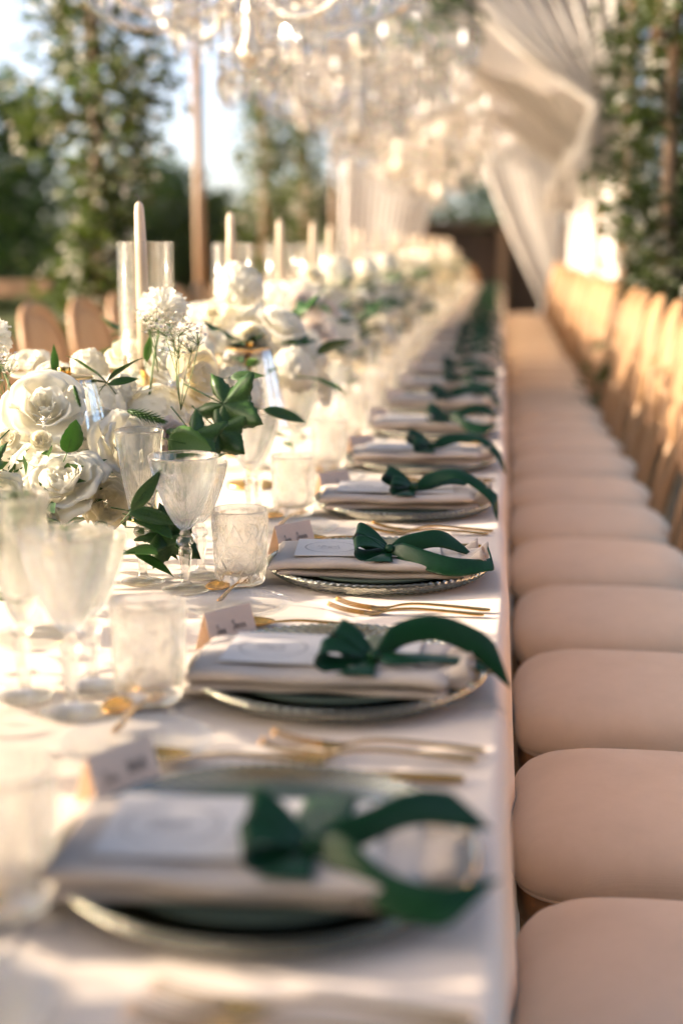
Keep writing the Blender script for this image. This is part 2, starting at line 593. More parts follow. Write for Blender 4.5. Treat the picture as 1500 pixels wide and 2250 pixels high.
def stemware_mesh(name, H, bowl_h, rim_r, belly_r, foot_r, kind):
    """foot, baluster stem with a faceted knob, and a cut bowl"""
    zb = H - bowl_h                  # bottom of bowl
    prof = [(0, 0), (foot_r * 0.96, 0.0), (foot_r, 0.001), (foot_r * 0.97, 0.0022), (foot_r * 0.6, 0.0042), (foot_r * 0.28, 0.0075), (0.0066, 0.012)]
    st = zb - 0.012
    prof += [(0.0060, 0.012 + st * 0.15), (0.0075, 0.012 + st * 0.35), (0.0098, 0.012 + st * 0.58), (0.0098, 0.012 + st * 0.64), (0.0072, 0.012 + st * 0.70),
             (0.0118, 0.012 + st * 0.765), (0.0128, 0.012 + st * 0.82), (0.0108, 0.012 + st * 0.88), (0.0068, 0.012 + st * 0.925), (0.0085, 0.012 + st * 0.965)]
    ns = len(prof)
    t = np.linspace(0.02, 1, 84)

    def rb(q):
        if kind == 'goblet':
            return belly_r * np.sin(np.clip(q * 1.55, 0, PI / 2)) ** 0.62 * (1 - 0.02 * q) + (rim_r - belly_r * 0.98) * np.clip((q - 0.45) / 0.55, 0, 1) ** 1.3
        return 0.010 + (rim_r - 0.010) * (0.9 * np.clip(q, 0, 1) ** 0.62 + 0.1 * q)
    prof += [(float(rb(q)), zb + q * bowl_h) for q in t]
    nb = len(prof)
    prof += [(float(rb(1)) - 0.0008, H + 0.0008), (float(rb(1)) - 0.0018, H)]
    prof += [(max(0.0005, float(rb(q)) - 0.0022), zb + q * bowl_h + 0.0008) for q in np.linspace(0.95, 0.16, 12)]
    prof += [(0.0, zb + 0.13 * bowl_h)]
    NT = 8
    stem_facets = set(range(8, ns))

    def disp(th, r, z, k):
        if 7 <= k < ns:
            return r * facet(th, 8, 0.9), z
        if not (ns <= k < nb):
            return r, z
        q = (z[0] - zb) / bowl_h
        s = th / (2 * PI) * NT
        u = (s - np.floor(s) - 0.5)
        d = np.zeros_like(th)
        # fan cuts rising from a point in each panel
        for sl in (-0.8, 0.0, 0.8):
            cx = sl * 0.50 * np.clip((q - 0.30) / 0.6, 0, 1)
            top = 0.80 - 0.22 * abs(sl)
            if 0.27 < q < top:
                d = np.maximum(d, groove((u - cx) * 2 * PI / NT * r, 0.0015 * (1 - 0.5 * (q / top) ** 3)))
        # a diamond of cross-hatching between the fans
        un = (s + 0.5) - np.floor(s + 0.5) - 0.5
        reach = 0.5 - abs(q - 0.30) / 0.24 * 0.5
        if reach > 0:
            ins = np.abs(un) < reach
            A = (un * 3.6 + q * 9) % 1 - 0.5
            B = (un * 3.6 - q * 9) % 1 - 0.5
            g = np.maximum(groove(A, 0.17), groove(B, 0.17)) * ins
            d = np.maximum(d, g)
            d = np.maximum(d, groove(np.abs(un) - reach, 0.035))
        if q < 0.2:
            d = np.maximum(d, groove(((th / (2 * PI) * 16) % 1 - 0.5), 0.25) * min(1, q * 10))
        return r + 0.0004 - 0.0020 * d, z
    return mesh(name, *lathe(prof, 368, disp), 'crystal')


def plate_mesh(name, R, base, rim_z, mat, beads, n, t=0.0035, ribs=0.0012):
    top = [(0, 0.0042), (base * 0.9, 0.0042), (base, 0.005), (base * 1.08, 0.0075), (R * 0.80, rim_z * 0.75)] + [(r_, rim_z * (0.75 + 0.25 * (r_ - R * 0.80) / (R * 0.2))) for r_ in np.linspace(R * 0.82, R * 0.99, 12)]
    if base > R * 0.85:
        top = [(0, 0.0042), (base * 0.93, 0.0042), (base * 0.985, 0.0055)] + [(base + (R - base) * q ** 0.8, 0.0075 + (rim_z - 0.0075) * q) for q in np.linspace(0, 0.96, 13)]
    top += [(R, rim_z), (R * 1.004, rim_z - t * 0.4)]
    bot = [(r_, z - t) for (r_, z) in top[::-1][2:]]
    if base > R * 0.85:
        bot = [(r_ + t * 0.5, z - t * 0.55) for (r_, z) in top[::-1][2:-2]] + bot[-2:]
    bot = [(r_, max(0.0, z)) for (r_, z) in bot]
    bot[-1] = (0, 0.0008)
    bot[-2] = (base * 0.9, 0.0)
    prof = top + bot

    def disp(th, r, z, k):
        q = (r[0] - R * 0.74) / (R * 0.26) if base < R * 0.85 else (r[0] - base * 0.99) / (R - base * 0.99)
        if q <= 0 or not beads:
            return r, z
        w_ = math.sin(min(1, q) * PI) * 0.6 + 0.4
        zz = z + ribs * w_ * np.sin(th * beads) * np.sign(np.sin(q * 11))
        rr = r * (1 + (0.010 * np.cos(th * beads / 3) if q > 0.93 and base < R * 0.85 else 0))
        if base > R * 0.85:
            zz = z + (0.0010 * np.cos(th * beads) if q > 0.9 else 0)
            rr = r + 0.0016 * w_ * np.sin(th * beads + (PI if int(q * 5) % 2 else 0))
        return rr, zz
    return mesh(name, *lathe(prof, n, disp), mat)


ME = {}
ME['tumbler'] = tumbler_mesh()
ME['goblet'] = stemware_mesh('goblet', 0.192, 0.108, 0.050, 0.043, 0.034, 'goblet')
ME['wine'] = stemware_mesh('wine', 0.170, 0.092, 0.042, 0.037, 0.033, 'goblet')
ME['flute'] = stemware_mesh('flute', 0.222, 0.132, 0.035, 0.03, 0.032, 'flute')
ME['charger'] = plate_mesh('charger', 0.165, 0.149, 0.0205, 'charger', 90, 360, 0.006, 0.0016)
ME['bread'] = plate_mesh('bread_plate', 0.074, 0.046, 0.014, 'clear_glass', 54, 216, 0.003, 0.0009)
ME['plate'] = plate_mesh('plate', 0.127, 0.085, 0.0125, 'sage', 0, 96, 0.004)


# cutlery, lying along +X (handle end at x = 0, working end at -x)
def fork_mesh(L=0.205, w=0.0125):
    b = MB()
    k = L / 0.205
    xs = np.array([0, -0.012, -0.05, -0.09, -0.115, -0.130, -0.140, -0.150, -0.158]) * k
    zs = np.array([0.004, 0.0045, 0.0075, 0.0098, 0.0085, 0.0050, 0.0030, 0.0024, 0.0030]) * k
    sw = np.array([0.0048, 0.0062, 0.0046, 0.0030, 0.0028, 0.0042, 0.0085, 0.0115, w]) * k
    sh = np.array([0.0016, 0.0021, 0.0019, 0.0018, 0.0017, 0.0013, 0.0010, 0.0009, 0.0008]) * k
    P = smooth_path(np.c_[xs, xs * 0, zs], 40)
    a_ = smooth_path(np.c_[sw, sh, sh], 40)
    b.add(*tube(P, 0, 12, (a_[:, 0], a_[:, 1])))
    for i in range(4):
        y = (-0.75 + 0.5 * i) * w * k
        T = smooth_path([(-0.154 * k, y, 0.0026 * k), (-0.172 * k, y * 1.05, 0.0046 * k), (-0.190 * k, y * 1.03, 0.0085 * k), (-0.206 * k, y * 0.98, 0.0145 * k)], 10)
        b.add(*tube(T, 0, 8, (np.linspace(0.0017, 0.0009, 10) * k, np.linspace(0.0010, 0.0007, 10) * k)))
    return b.mesh('fork', 'gold')


def spoon_mesh(L=0.19):
    k = L / 0.19
    b = MB()
    xs = np.array([0, -0.012, -0.05, -0.09, -0.115, -0.128]) * k
    zs = np.array([0.004, 0.0045, 0.0075, 0.0095, 0.0080, 0.0065]) * k
    sw = np.array([0.0046, 0.0060, 0.0045, 0.0029, 0.0028, 0.0040]) * k
    sh = np.array([0.0016, 0.0020, 0.0019, 0.0018, 0.0016, 0.0012]) * k
    P = smooth_path(np.c_[xs, xs * 0, zs], 30)
    a_ = smooth_path(np.c_[sw, sh, sh], 30)
    b.add(*tube(P, 0, 12, (a_[:, 0], a_[:, 1])))
    v = []
    nr, na = 8, 28
    for j in range(nr):
        q = (j + 0.02) / (nr - 1)
        for i in range(na):
            t = 2 * PI * i / na
            x = -0.155 + 0.031 * q * math.cos(t)
            y = 0.0195 * q * math.sin(t) * (1 - 0.13 * math.cos(t))
            v.append((x * k, y * k, (0.0012 + 0.0068 * q ** 2.2) * k))
    b.add(*thick(v, grid_faces(na, nr, True), 0.0012))
    return b.mesh('spoon', 'gold')


def knife_mesh(L=0.225):
    b = MB()
    xs = np.array([0, -0.012, -0.05, -0.10, -0.112, -0.125, -0.16, -0.20, -0.222])
    sw = np.array([0.0046, 0.0062, 0.0060, 0.0048, 0.0045, 0.0075, 0.0098, 0.0085, 0.002])
    sh = np.array([0.0026, 0.0034, 0.0034, 0.0028, 0.0022, 0.0010, 0.0009, 0.0008, 0.0005])
    P = smooth_path(np.c_[xs, xs * 0, 0.0036 + xs * 0], 40)
    a_ = smooth_path(np.c_[sw, sh, sh], 40)
    b.add(*tube(P, 0, 12, (a_[:, 0], a_[:, 1])))
    return b.mesh('knife', 'gold')


ME['fork'] = fork_mesh()
ME['dessert_fork'] = fork_mesh(0.145, 0.0105)
ME['spoon'] = spoon_mesh()
ME['dessert_spoon'] = spoon_mesh(0.165)
ME['knife'] = knife_mesh()


# napkin: two stacked folds with soft round front edges, a roll-over at the left, pleats at the right end
def fold_mesh(x0, x1, y0, y1, z0, z1, seed, droop=0.0, wav=0.0012):
    r_ = np.random.default_rng(seed)
    nx, nl = 44, 40
    ph = r_.uniform(0, 6, 8)
    v = []
    cyy, czz = (y0 + y1) / 2, (z0 + z1) / 2
    hy, hz = (y1 - y0) / 2, (z1 - z0) / 2
    for i in range(nx):
        s = i / (nx - 1)
        x = x0 + (x1 - x0) * s
        endr = min(1.0, math.sqrt(max(0.0, 1 - (1 - min(s, 1 - s) / 0.028) ** 2))) if min(s, 1 - s) < 0.028 else 1.0
        for j in range(nl):
            t = 2 * PI * j / nl
            cc, ss = math.cos(t), math.sin(t)
            yy = cyy + hy * math.copysign(abs(cc) ** 0.30, cc) * (0.965 + 0.035 * endr)
            zz = czz + hz * math.copysign(abs(ss) ** 0.62, ss) * endr
            yy += 0.0035 * math.sin(s * 5 + ph[0]) + 0.0013 * math.sin(s * 17 + ph[1])
            zz += wav * math.sin(s * 7 + ph[2] + yy * 20) + wav * 0.5 * math.sin(s * 19 + yy * 60 + ph[3])
            zz += droop * max(0, 0.14 - s) ** 2 * -40 * (0.6 + 0.4 * (yy < cyy))
            v.append((x + 0.003 * math.sin(yy * 40 + ph[4]), yy, zz))
    f = grid_faces(nl, nx, True)
    f += [tuple(range(nl))[::-1], tuple((nx - 1) * nl + j for j in range(nl))]
    return v, f


def napkin_parts(seed):
    out = []
    out.append(('lower_fold', mesh('lower_fold', *fold_mesh(-0.142, 0.135, -0.106, 0.032, 0.0135, 0.0252, seed, 0.0), 'napkin')))
    out.append(('upper_fold', mesh('upper_fold', *fold_mesh(-0.152, 0.128, -0.112, 0.036, 0.0255, 0.0410, seed + 1, 0.0055), 'napkin')))
    b = MB()
    r_ = np.random.default_rng(seed + 5)
    # rolled, pleated end
    for q in range(3):
        n, m_ = 26, 8
        v = []
        y_c = -0.075 + q * 0.026
        for k in range(m_):
            s = k / (m_ - 1)
            for i in range(n):
                t = i / (n - 1) * 1.6 * PI + 0.9 * q
                rad = (0.0125 - 0.0035 * i / (n - 1)) * (1 + 0.35 * s)
                x = 0.105 + 0.048 * s + 0.004 * math.sin(t * 3 + q)
                v.append((x, y_c + rad * math.cos(t), 0.0285 + rad * 0.85 * math.sin(t) + 0.004 * s))
        b.add(*thick(v, grid_faces(n, m_), 0.0011))
    n = 40
    v = []
    for k in range(7):
        s = k / 6
        for i in range(n):
            u = i / (n - 1)
            v.append((0.118 + 0.036 * s - 0.008 * math.sin(u * 9), -0.09 + 0.10 * u, 0.030 + (0.007 + 0.007 * s) * math.sin(u * 24 + r_.uniform(-0.1, 0.1)) * (0.4 + s) + 0.006 * s))
    b.add(*thick(v, grid_faces(n, 7), 0.0011))
    out.append(('pleated_end', b.mesh('pleated_end', 'napkin')))
    return out


# bow: (path, width directions, width)
KN = np.array([0.0, -0.074, 0.0500])
BOWS = [
    # setting with two long tails, one over the napkin's front edge
    dict(t1=([(0, 0, 0), (0.035, 0.008, 0.010), (0.075, 0.016, 0.013), (0.122, 0.026, 0.000)], [(0, .3, .9), (0, .35, .9), (0, .5, .8), (0, .8, .5)], 0.034),
         t2=([(0, 0, 0), (0.030, -0.016, -0.001), (0.068, -0.034, -0.011), (0.108, -0.040, -0.0195), (0.150, -0.022, -0.0165), (0.164, 0.006, -0.013)], [(0, .5, .6), (0, .35, .9), (.15, .4, .9), (.2, .5, .8), (0, .9, .35), (-.5, .8, .4)], 0.036),
         la=1.0, lb=1.0, lt=0.0, dx=0.018, sx=0.90),
    # setting with a high arched tail that reaches over the table edge
    dict(t1=([(0, 0, 0), (0.035, 0.012, 0.018), (0.085, 0.024, 0.030), (0.135, 0.026, 0.016), (0.180, 0.024, -0.012)], [(0, .3, .9), (0, .3, .95), (0, .35, .9), (.2, .4, .85), (.3, .5, .7)], 0.036),
         t2=([(0, 0, 0), (0.035, -0.004, 0.002), (0.075, 0.004, -0.004), (0.115, 0.016, -0.006), (0.150, 0.030, -0.012), (0.170, 0.035, -0.028)], [(0, .8, .4), (0, .95, .2), (0, 1, .1), (0, 1, 0), (0, 1, 0.1), (0, 1, 0.2)], 0.034),
         la=0.9, lb=1.15, lt=0.7, dx=0.050, sx=0.76),
    dict(t1=([(0, 0, 0), (0.04, 0.012, 0.010), (0.085, 0.030, 0.018), (0.14, 0.046, 0.012)], [(0, .3, .9), (0, .35, .9), (0, .4, .85), (0, .5, .7)], 0.034),
         t2=([(0, 0, 0), (0.030, -0.018, -0.002), (0.065, -0.036, -0.012), (0.105, -0.042, -0.0205), (0.140, -0.034, -0.020)], [(0, .5, .6), (0, .35, .9), (.15, .4, .9), (.2, .5, .8), (0, .8, .4)], 0.036),
         la=1.0, lb=1.0, lt=-0.5, dx=0.045, sx=0.85),
    # setting whose tail arches over and droops past the plate's edge
    dict(t1=([(0, 0, 0), (0.035, 0.010, 0.014), (0.080, 0.014, 0.022), (0.122, 0.004, 0.010), (0.158, -0.012, -0.016), (0.170, -0.020, -0.038)], [(0, .3, .9), (0, .5, .8), (0, .8, .5), (.3, .8, .4), (.5, .8, .2), (.4, .9, .1)], 0.034),
         t2=([(0, 0, 0), (0.030, 0.02, 0.004), (0.070, 0.045, 0.006), (0.11, 0.066, 0.002)], [(0, .8, .5), (0, .9, .4), (0, .9, .4), (0, .9, .4)], 0.033),
         la=1.1, lb=0.8, lt=0.4, dx=0.025, sx=0.9),
]


def bow_parts(d, seed):
    r_ = np.random.default_rng(seed)
    KN = globals()['KN'] + np.array([d.get('dx', 0.02), 0, 0])
    sx = np.array([d.get('sx', 0.88), 1, 1])
    j = lambda p: [tuple(np.array(q) * sx + KN + (r_.uniform(-0.004, 0.004, 3) * (i > 0))) for i, q in enumerate(p)]
    out = []
    for k in ('t1', 't2'):
        p, wd, wid = d[k]
        tap = lambda q: min(1.0, 0.32 + q * 4.5)
        v, f = strip(j(p), wd, wid * 0.78, 34, 9, 0.006, tap, -1.3 if k == 't1' else 1.2)
        out.append(('tail', mesh('tail', *thick(v, f, 0.0005), 'ribbon')))
    for k, (s_, yy, zz, tw) in enumerate(((d['la'], 0.010, 0.020, 0.5), (d['lb'], -0.016, 0.006, -0.3))):
        tw += d['lt']
        L = 0.043 * s_
        p = [(0, 0, 0), (-L * 0.5, yy * 0.5, zz * 0.5 + 0.009), (-L, yy, zz + 0.009), (-L * 1.15, yy * 1.15, zz - 0.001), (-L * 0.9, yy * 1.05, zz - 0.011), (-L * 0.4, yy * 0.5, zz * 0.3 - 0.006), (0, 0, 0)]
        wd = [(0.1, .6, .6 + tw * 0.1)] * 7
        tap = lambda q: 0.34 + 0.66 * math.sin(PI * q) ** 0.6
        v, f = strip([tuple(np.array(q) + KN) for q in p], [(tw * 0.3, 0.85, 0.45)] * 7, 0.027, 36, 9, 0.004, tap)
        out.append(('loop', mesh('loop', *thick(v, f, 0.0005), 'ribbon')))
    # the knot and the band that goes under the napkin
    v, f = lathe([(0, -0.010), (0.0045, -0.0095), (0.0072, -0.004), (0.0062, 0.0), (0.0075, 0.004), (0.005, 0.0095), (0, 0.010)], 16)
    Rm = Matrix.Translation(Vector(KN)) @ Euler((PI / 2 - 0.5, 0, 0.3)).to_matrix().to_4x4()
    out.append(('knot', MB().add(v, f, Rm).mesh('knot', 'ribbon')))
    tap = lambda q: 0.35 + 1.0 * min(1, abs(q - 0.62) * 2.6)
    band = [(KN[0] + a_, b_, c_) for a_, b_, c_ in ((0.004, 0.030, 0.0428), (0.002, 0.0, 0.0435), (0.0, -0.050, 0.0450), (0.0, -0.074, 0.0460), (-0.008, -0.100, 0.0445), (-0.014, -0.1135, 0.0410))]
    v, f = strip(band, [(1, 0, 0)] * 6, 0.031, 40, 7, 0.001, tap)
    out.append(('band', mesh('band', *thick(v, f, 0.0005), 'ribbon')))
    return out


def strokes_mesh(name, lines, width, z=0.0):
    b = MB()
    for ln in lines:
        P = smooth_path([(x, y, z) for x, y in ln], max(6, len(ln) * 5))
        T = np.gradient(P, axis=0)
        N = np.cross(T, (0, 0, 1))
        N /= np.linalg.norm(N, axis=1)[:, None] + 1e-9
        n = len(P)
        wv = width * (0.6 + 0.5 * np.abs(T[:, 1]) / (np.abs(T).max() + 1e-9))[:, None]
        v = np.vstack([P - N * wv / 2, P + N * wv / 2])
        b.add(v, [(i, i + 1, n + i + 1, n + i) for i in range(n - 1)])
    return b.mesh(name, 'ink', False)


def script(seed, x0, y0, length, h):
    """a run of joined cursive letters"""
    r_ = np.random.default_rng(seed)
    lines, x = [], x0
    lines.append([(x, y0 + h * 1.1), (x + h * 0.25, y0 + h * 1.6), (x + h * 0.35, y0 + h * 0.6), (x + h * 0.1, y0 - h * 0.1), (x - h * 0.15, y0 + h * 0.2), (x + h * 0.3, y0 + h * 0.5), (x + h * 0.6, y0 + h * 0.2)])
    x += h * 0.6
    pts = [(x, y0 + h * 0.2)]
    while x < x0 + length:
        st = h * r_.uniform(0.35, 0.6)
        tall = r_.choice([0.8, 0.8, 0.9, 1.6])
        pts += [(x + st * 0.3, y0 + h * tall), (x + st * 0.45, y0 + h * 0.05), (x + st * 0.9, y0 + h * 0.25)]
        x += st
    lines.append(pts)
    return lines


def menu_print():
    """the round double-line emblem with a monogram, in card coordinates (x along card, y across)"""
    L = []
    for R in (0.0375, 0.0362):
        t = np.linspace(0, 2 * PI, 28)
        L.append([(-0.055 + R * math.cos(q), R * math.sin(q) * 1.0) for q in t])
    L += script(5, -0.074, 0.002, 0.030, 0.006)
    L += script(6, -0.070, -0.010, 0.028, 0.006)
    L += [[(-0.075, -0.014), (-0.06, -0.0155), (-0.04, -0.014)]]
    L += script(8, -0.008, -0.026, 0.016, 0.004)
    return strokes_mesh('emblem', L, 0.0005)


ME['emblem'] = menu_print()
ME['menu'] = mesh('menu', *box(-0.105, 0.105, -0.058, 0.058, 0, 0.0007), 'paper', False)


def tent_card():
    w_, h_, d_ = 0.075, 0.048, 0.017
    v = [(-w_ / 2, -d_, 0), (w_ / 2, -d_, 0), (w_ / 2, 0, h_), (-w_ / 2, 0, h_), (w_ / 2, d_, 0), (-w_ / 2, d_, 0)]
    return mesh('tent', *thick(v, [(0, 1, 2, 3), (3, 2, 4, 5)], 0.0006), 'peach', False)


ME['tent'] = tent_card()
SCRIPTS = [strokes_mesh('handwriting', script(20 + i, -0.024, 0.0, 0.014, 0.0075) + script(40 + i, 0.002, 0.002, 0.020, 0.0075), 0.0009) for i in range(4)]
NAP = [napkin_parts(11), napkin_parts(23), napkin_parts(37)]
BOW = [bow_parts(BOWS[0], 1), bow_parts(BOWS[1], 2), bow_parts(BOWS[2], 3), bow_parts(BOWS[3], 4), bow_parts(BOWS[0], 15), bow_parts(BOWS[3], 16)]
BOW_AT = {1: 2, 2: 1, 3: 0, 4: 3, 5: 5, 6: 2}

TEXT = {
    'tumbler': ('star cut crystal water tumbler', 'tumbler'),
    'goblet': ('large fan cut crystal goblet', 'goblet'),
    'wine': ('smaller cut crystal wine glass', 'wine glass'),
    'flute': ('slim cut crystal champagne flute', 'flute'),
    'charger': ('beaded clear glass charger plate', 'charger plate'),
    'plate': ('sage green dinner plate', 'plate'),
    'bread': ('small clear glass bread plate', 'plate'),
    'napkin': ('folded beige napkin', 'napkin'),
    'ribbon': ('dark green satin ribbon bow', 'ribbon'),
    'menu': ('white menu card under the green bow', 'menu card'),
    'card': ('peach tent card with a handwritten name', 'place card'),
    'fork_far': ('gold fork lying closer to the plate', 'fork'),
    'fork_near': ('gold fork lying farther from the plate', 'fork'),
    'knife': ('gold table knife beyond the plate', 'knife'),
    'spoon': ('gold soup spoon beyond the knife', 'spoon'),
    'dfork': ('small gold dessert fork with raised tines', 'dessert fork'),
    'dspoon': ('small gold dessert spoon beside the glasses', 'dessert spoon'),
}
NAMES = dict(tumbler='tumbler', goblet='goblet', wine='wine_glass', flute='champagne_flute', charger='charger_plate', plate='dinner_plate', bread='bread_plate', napkin='napkin', ribbon='ribbon_bow',
             menu='menu_card', card='place_card', fork_far='fork', fork_near='fork', knife='knife', spoon='soup_spoon', dfork='dessert_fork', dspoon='dessert_spoon')


def lab(key, n):
    t, c = TEXT[key]
    if n <= 10:
        return '%s, %s place from the front' % (t, ORD[n]), c, '%ss along the table' % c
    return '%s among the blurred places beyond the tenth' % t, c, '%ss at the blurred far places' % c


def place(n):
    y = PY0 + STEP * (n - 1) + (0.05 if n == 1 else 0)
    r_ = random.Random(100 + n)
    jit = lambda a_: r_.uniform(-a_, a_)
    far = n > 14

    def T(key, me, x, yy, z, rz=0.0, rx=0.0, ry=0.0, parts=None):
        l, c, g = lab(key, n)
        o = thing(NAMES[key], l, c, (PX + x, y + yy, z), rz, g, me)
        o.rotation_euler = (rx, ry, rz)
        for p in parts or []:
            obj(p[0], p[1], o, *(p[2:] if len(p) > 2 else ()))
        return o
    ja = jit(0.05 if n < 4 else 0.08)
    T('charger', ME['charger'], 0, 0, TZ + 0.0008, jit(3))
    T('plate', ME['plate'], 0, -0.002, TZ + 0.0056, jit(3))
    T('napkin', None, 0, 0, TZ + 0.0010, ja, parts=NAP[n % 3] if n != 3 else NAP[0])
    tilt = 0.028 if n == 3 else 0.008
    mz = TZ + 0.0430 + 0.0010
    mo = T('menu', ME['menu'], -0.012, -0.032, mz + 0.0006, ja + (0.03 if n == 3 else jit(0.04)), rx=-0.005, ry=0.004, parts=[('emblem', ME['emblem'], (0, 0, 0.00095))] if n < 9 else None)
    bk = BOW[BOW_AT.get(n, r_.choice([0, 1, 2, 3, 4, 5]))]
    T('ribbon', None, 0, 0, TZ + 0.0022, ja + (jit(0.1) if n > 3 else 0), parts=bk)
    T('fork_far', ME['fork'], 0.168, -0.216, TZ + 0.0005, 0.0 + jit(0.012))
    T('fork_near', ME['fork'], 0.160, -0.241, TZ + 0.0005, 0.012 + jit(0.015))
    T('knife', ME['knife'], 0.150, 0.190, TZ + 0.0005, jit(0.02))
    T('spoon', ME['spoon'], 0.135 - 0.135 + 0.02, 0.215, TZ + 0.0005, jit(0.03) + 0.02)
    T('dspoon', ME['dessert_spoon'], -0.226, 0.005, TZ + 0.0005, PI / 2 + 0.06 + jit(0.03))
    T('dfork', ME['dessert_fork'], -0.200, -0.205, TZ + 0.0008, -PI / 2 - 0.13 + jit(0.03), ry=0.03)
    T('bread', ME['bread'], -0.166 + jit(0.004), -0.250, TZ + 0.0008, jit(3))
    T('tumbler', ME['tumbler'], -0.192 + (0.012 if n == 1 else 0), -0.088 + jit(0.004), TZ + 0.0008, jit(3))
    T('goblet', ME['goblet'], -0.262 + jit(0.004), -0.140 + jit(0.004), TZ + 0.0008, jit(3))
    T('wine', ME['wine'], -0.262 + jit(0.004), -0.052 + jit(0.004), TZ + 0.0008, jit(3))
    T('flute', ME['flute'], -0.332 + jit(0.004), -0.100 + jit(0.005), TZ + 0.0008, jit(3))
    parts = [('handwriting', SCRIPTS[n % 4], (0, -0.0109, 0.0209), (1.2305, 0, 0))] if n < 9 else None
    T('card', ME['tent'], -0.148 + jit(0.006), 0.118 + jit(0.01), TZ + 0.0008, 0.95 + jit(0.15), parts=parts)


for n in range(1, NPL + 1):
    place(n)


# ================================================================== CHAIRS
def chair_meshes():
    out = []
    # seat cushion: rounded plan, domed, soft edge
    nA, nr = 72, 15
    hx, hy = 0.232, 0.212

    def plan(t, q):
        cc, ss = math.cos(t), math.sin(t)
        p = 0.42
        x = math.copysign(abs(cc) ** p, cc)
        y = math.copysign(abs(ss) ** p, ss)
        y *= 1 - 0.06 * (x > 0) * x            # a little narrower at the back
        return hx * q * x, hy * q * y
    v = []
    rows = [(0.93, 0.376), (0.99, 0.378), (1.010, 0.388), (1.015, 0.402), (1.005, 0.417), (0.985, 0.430), (0.945, 0.4425), (0.88, 0.4535), (0.78, 0.4635), (0.62, 0.472), (0.42, 0.4765), (0.2, 0.478), (0.05, 0.478)]
    for q, z in rows:
        for i in range(nA):
            x, y = plan(2 * PI * i / nA, q)
            v.append((x, y, z))
    f = grid_faces(nA, len(rows), True) + [tuple((len(rows) - 1) * nA + i for i in range(nA)), tuple(range(nA))[::-1]]
    out.append(('seat', mesh('seat', v, f, 'seat')))
    pip = [(*plan(2 * PI * i / 96, 0.972), 0.3755) for i in range(97)]
    out.append(('piping', mesh('piping', *tube(pip, 0.0045, 6), 'seat')))
    v = []
    for q, z in ((0.90, 0.318), (0.955, 0.320), (0.962, 0.35), (0.955, 0.3725), (0.88, 0.3735)):
        for i in range(nA):
            v.append((*plan(2 * PI * i / nA, q), z))
    out.append(('seat_frame', mesh('seat_frame', v, grid_faces(nA, 5, True) + [tuple(4 * nA + i for i in range(nA)), tuple(range(nA))[::-1]], 'oak')))
    for s in (-1, 1):
        P = smooth_path([(-0.195, s * 0.195, 0.325), (-0.20, s * 0.200, 0.25), (-0.205, s * 0.205, 0.1), (-0.207, s * 0.207, 0.031)], 14)
        out.append(('leg', mesh('leg', *tube(P, np.linspace(0.021, 0.012, 14), 10), 'oak')))
        P = smooth_path([(0.190, s * 0.175, 0.325), (0.205, s * 0.180, 0.22), (0.245, s * 0.187, 0.031)], 14)
        out.append(('leg', mesh('leg', *tube(P, np.linspace(0.021, 0.013, 14), 10), 'oak')))

    # back: rounded wooden frame with padded panel, leaning and gently bowed
    def bk(y, z):
        return 0.232 + (z - 0.42) * 0.17 - 0.55 * y * y + 0.026
    ring = []
    n = 64
    zc, hz, hw = 0.800, 0.222, 0.218
    for i in range(n + 1):
        t = 2 * PI * i / n
        cc, ss = math.cos(t), math.sin(t)
        y = hw * math.copysign(abs(cc) ** 0.78, cc) * (1 - 0.10 * (ss < 0) * abs(ss))
        z = zc + hz * math.copysign(abs(ss) ** 0.80, ss)
        ring.append((bk(y, z), y, z))
    out.append(('back_frame', mesh('back_frame', *tube(ring, 0, 10, ([0.021] * (n + 1), [0.0165] * (n + 1)), ref=(1, 0, 0.0)), 'oak')))
    for side, nm in ((-1, 'front_panel'), (1, 'rear_panel')):
        v = []
        nrr = 7
        for k in range(nrr):
            q = 0.02 + 0.95 * k / (nrr - 1)
            for i in range(n):
                y, z = ring[i][1] * q, zc + (ring[i][2] - zc) * q
                v.append((bk(y, z) + side * (0.004 + 0.013 * (1 - q ** 4)), y, z))
        f = grid_faces(n, nrr, True)
        out.append((nm, mesh(nm, *thick(v, f, 0.003), 'oak_pale')))
    for s in (-1, 1):
        P = smooth_path([(0.200, s * 0.165, 0.335), (0.232, s * 0.160, 0.46), (0.250, s * 0.150, 0.54), (bk(0.15, 0.63), s * 0.150, 0.635)], 14)
        out.append(('stile', mesh('stile', *tube(P, np.linspace(0.020, 0.017, 14), 10), 'oak')))
    return out


CH = chair_meshes()


def chair(x, y, rz, label, group):
    o = thing('dining_chair', label, 'chair', (x, y, 0), rz, group)
    rr_ = random.Random(int(x * 1000) + int(y * 1000))
    seat = back = None
    for nm, me in CH:
        par = seat if nm == 'piping' else back if nm in ('front_panel', 'rear_panel') else o
        c_ = obj(nm, me, par)
        if nm == 'seat':
            seat = c_
            zs = rr_.uniform(-0.05, 0.035)
            c_.scale = (1 + rr_.uniform(-0.012, 0.012), 1 + rr_.uniform(-0.015, 0.015), 1 + zs)
            c_.location.z = -0.376 * zs
            c_.rotation_euler.z = rr_.uniform(-0.025, 0.025)
        elif nm == 'back_frame':
            back = c_
    return o


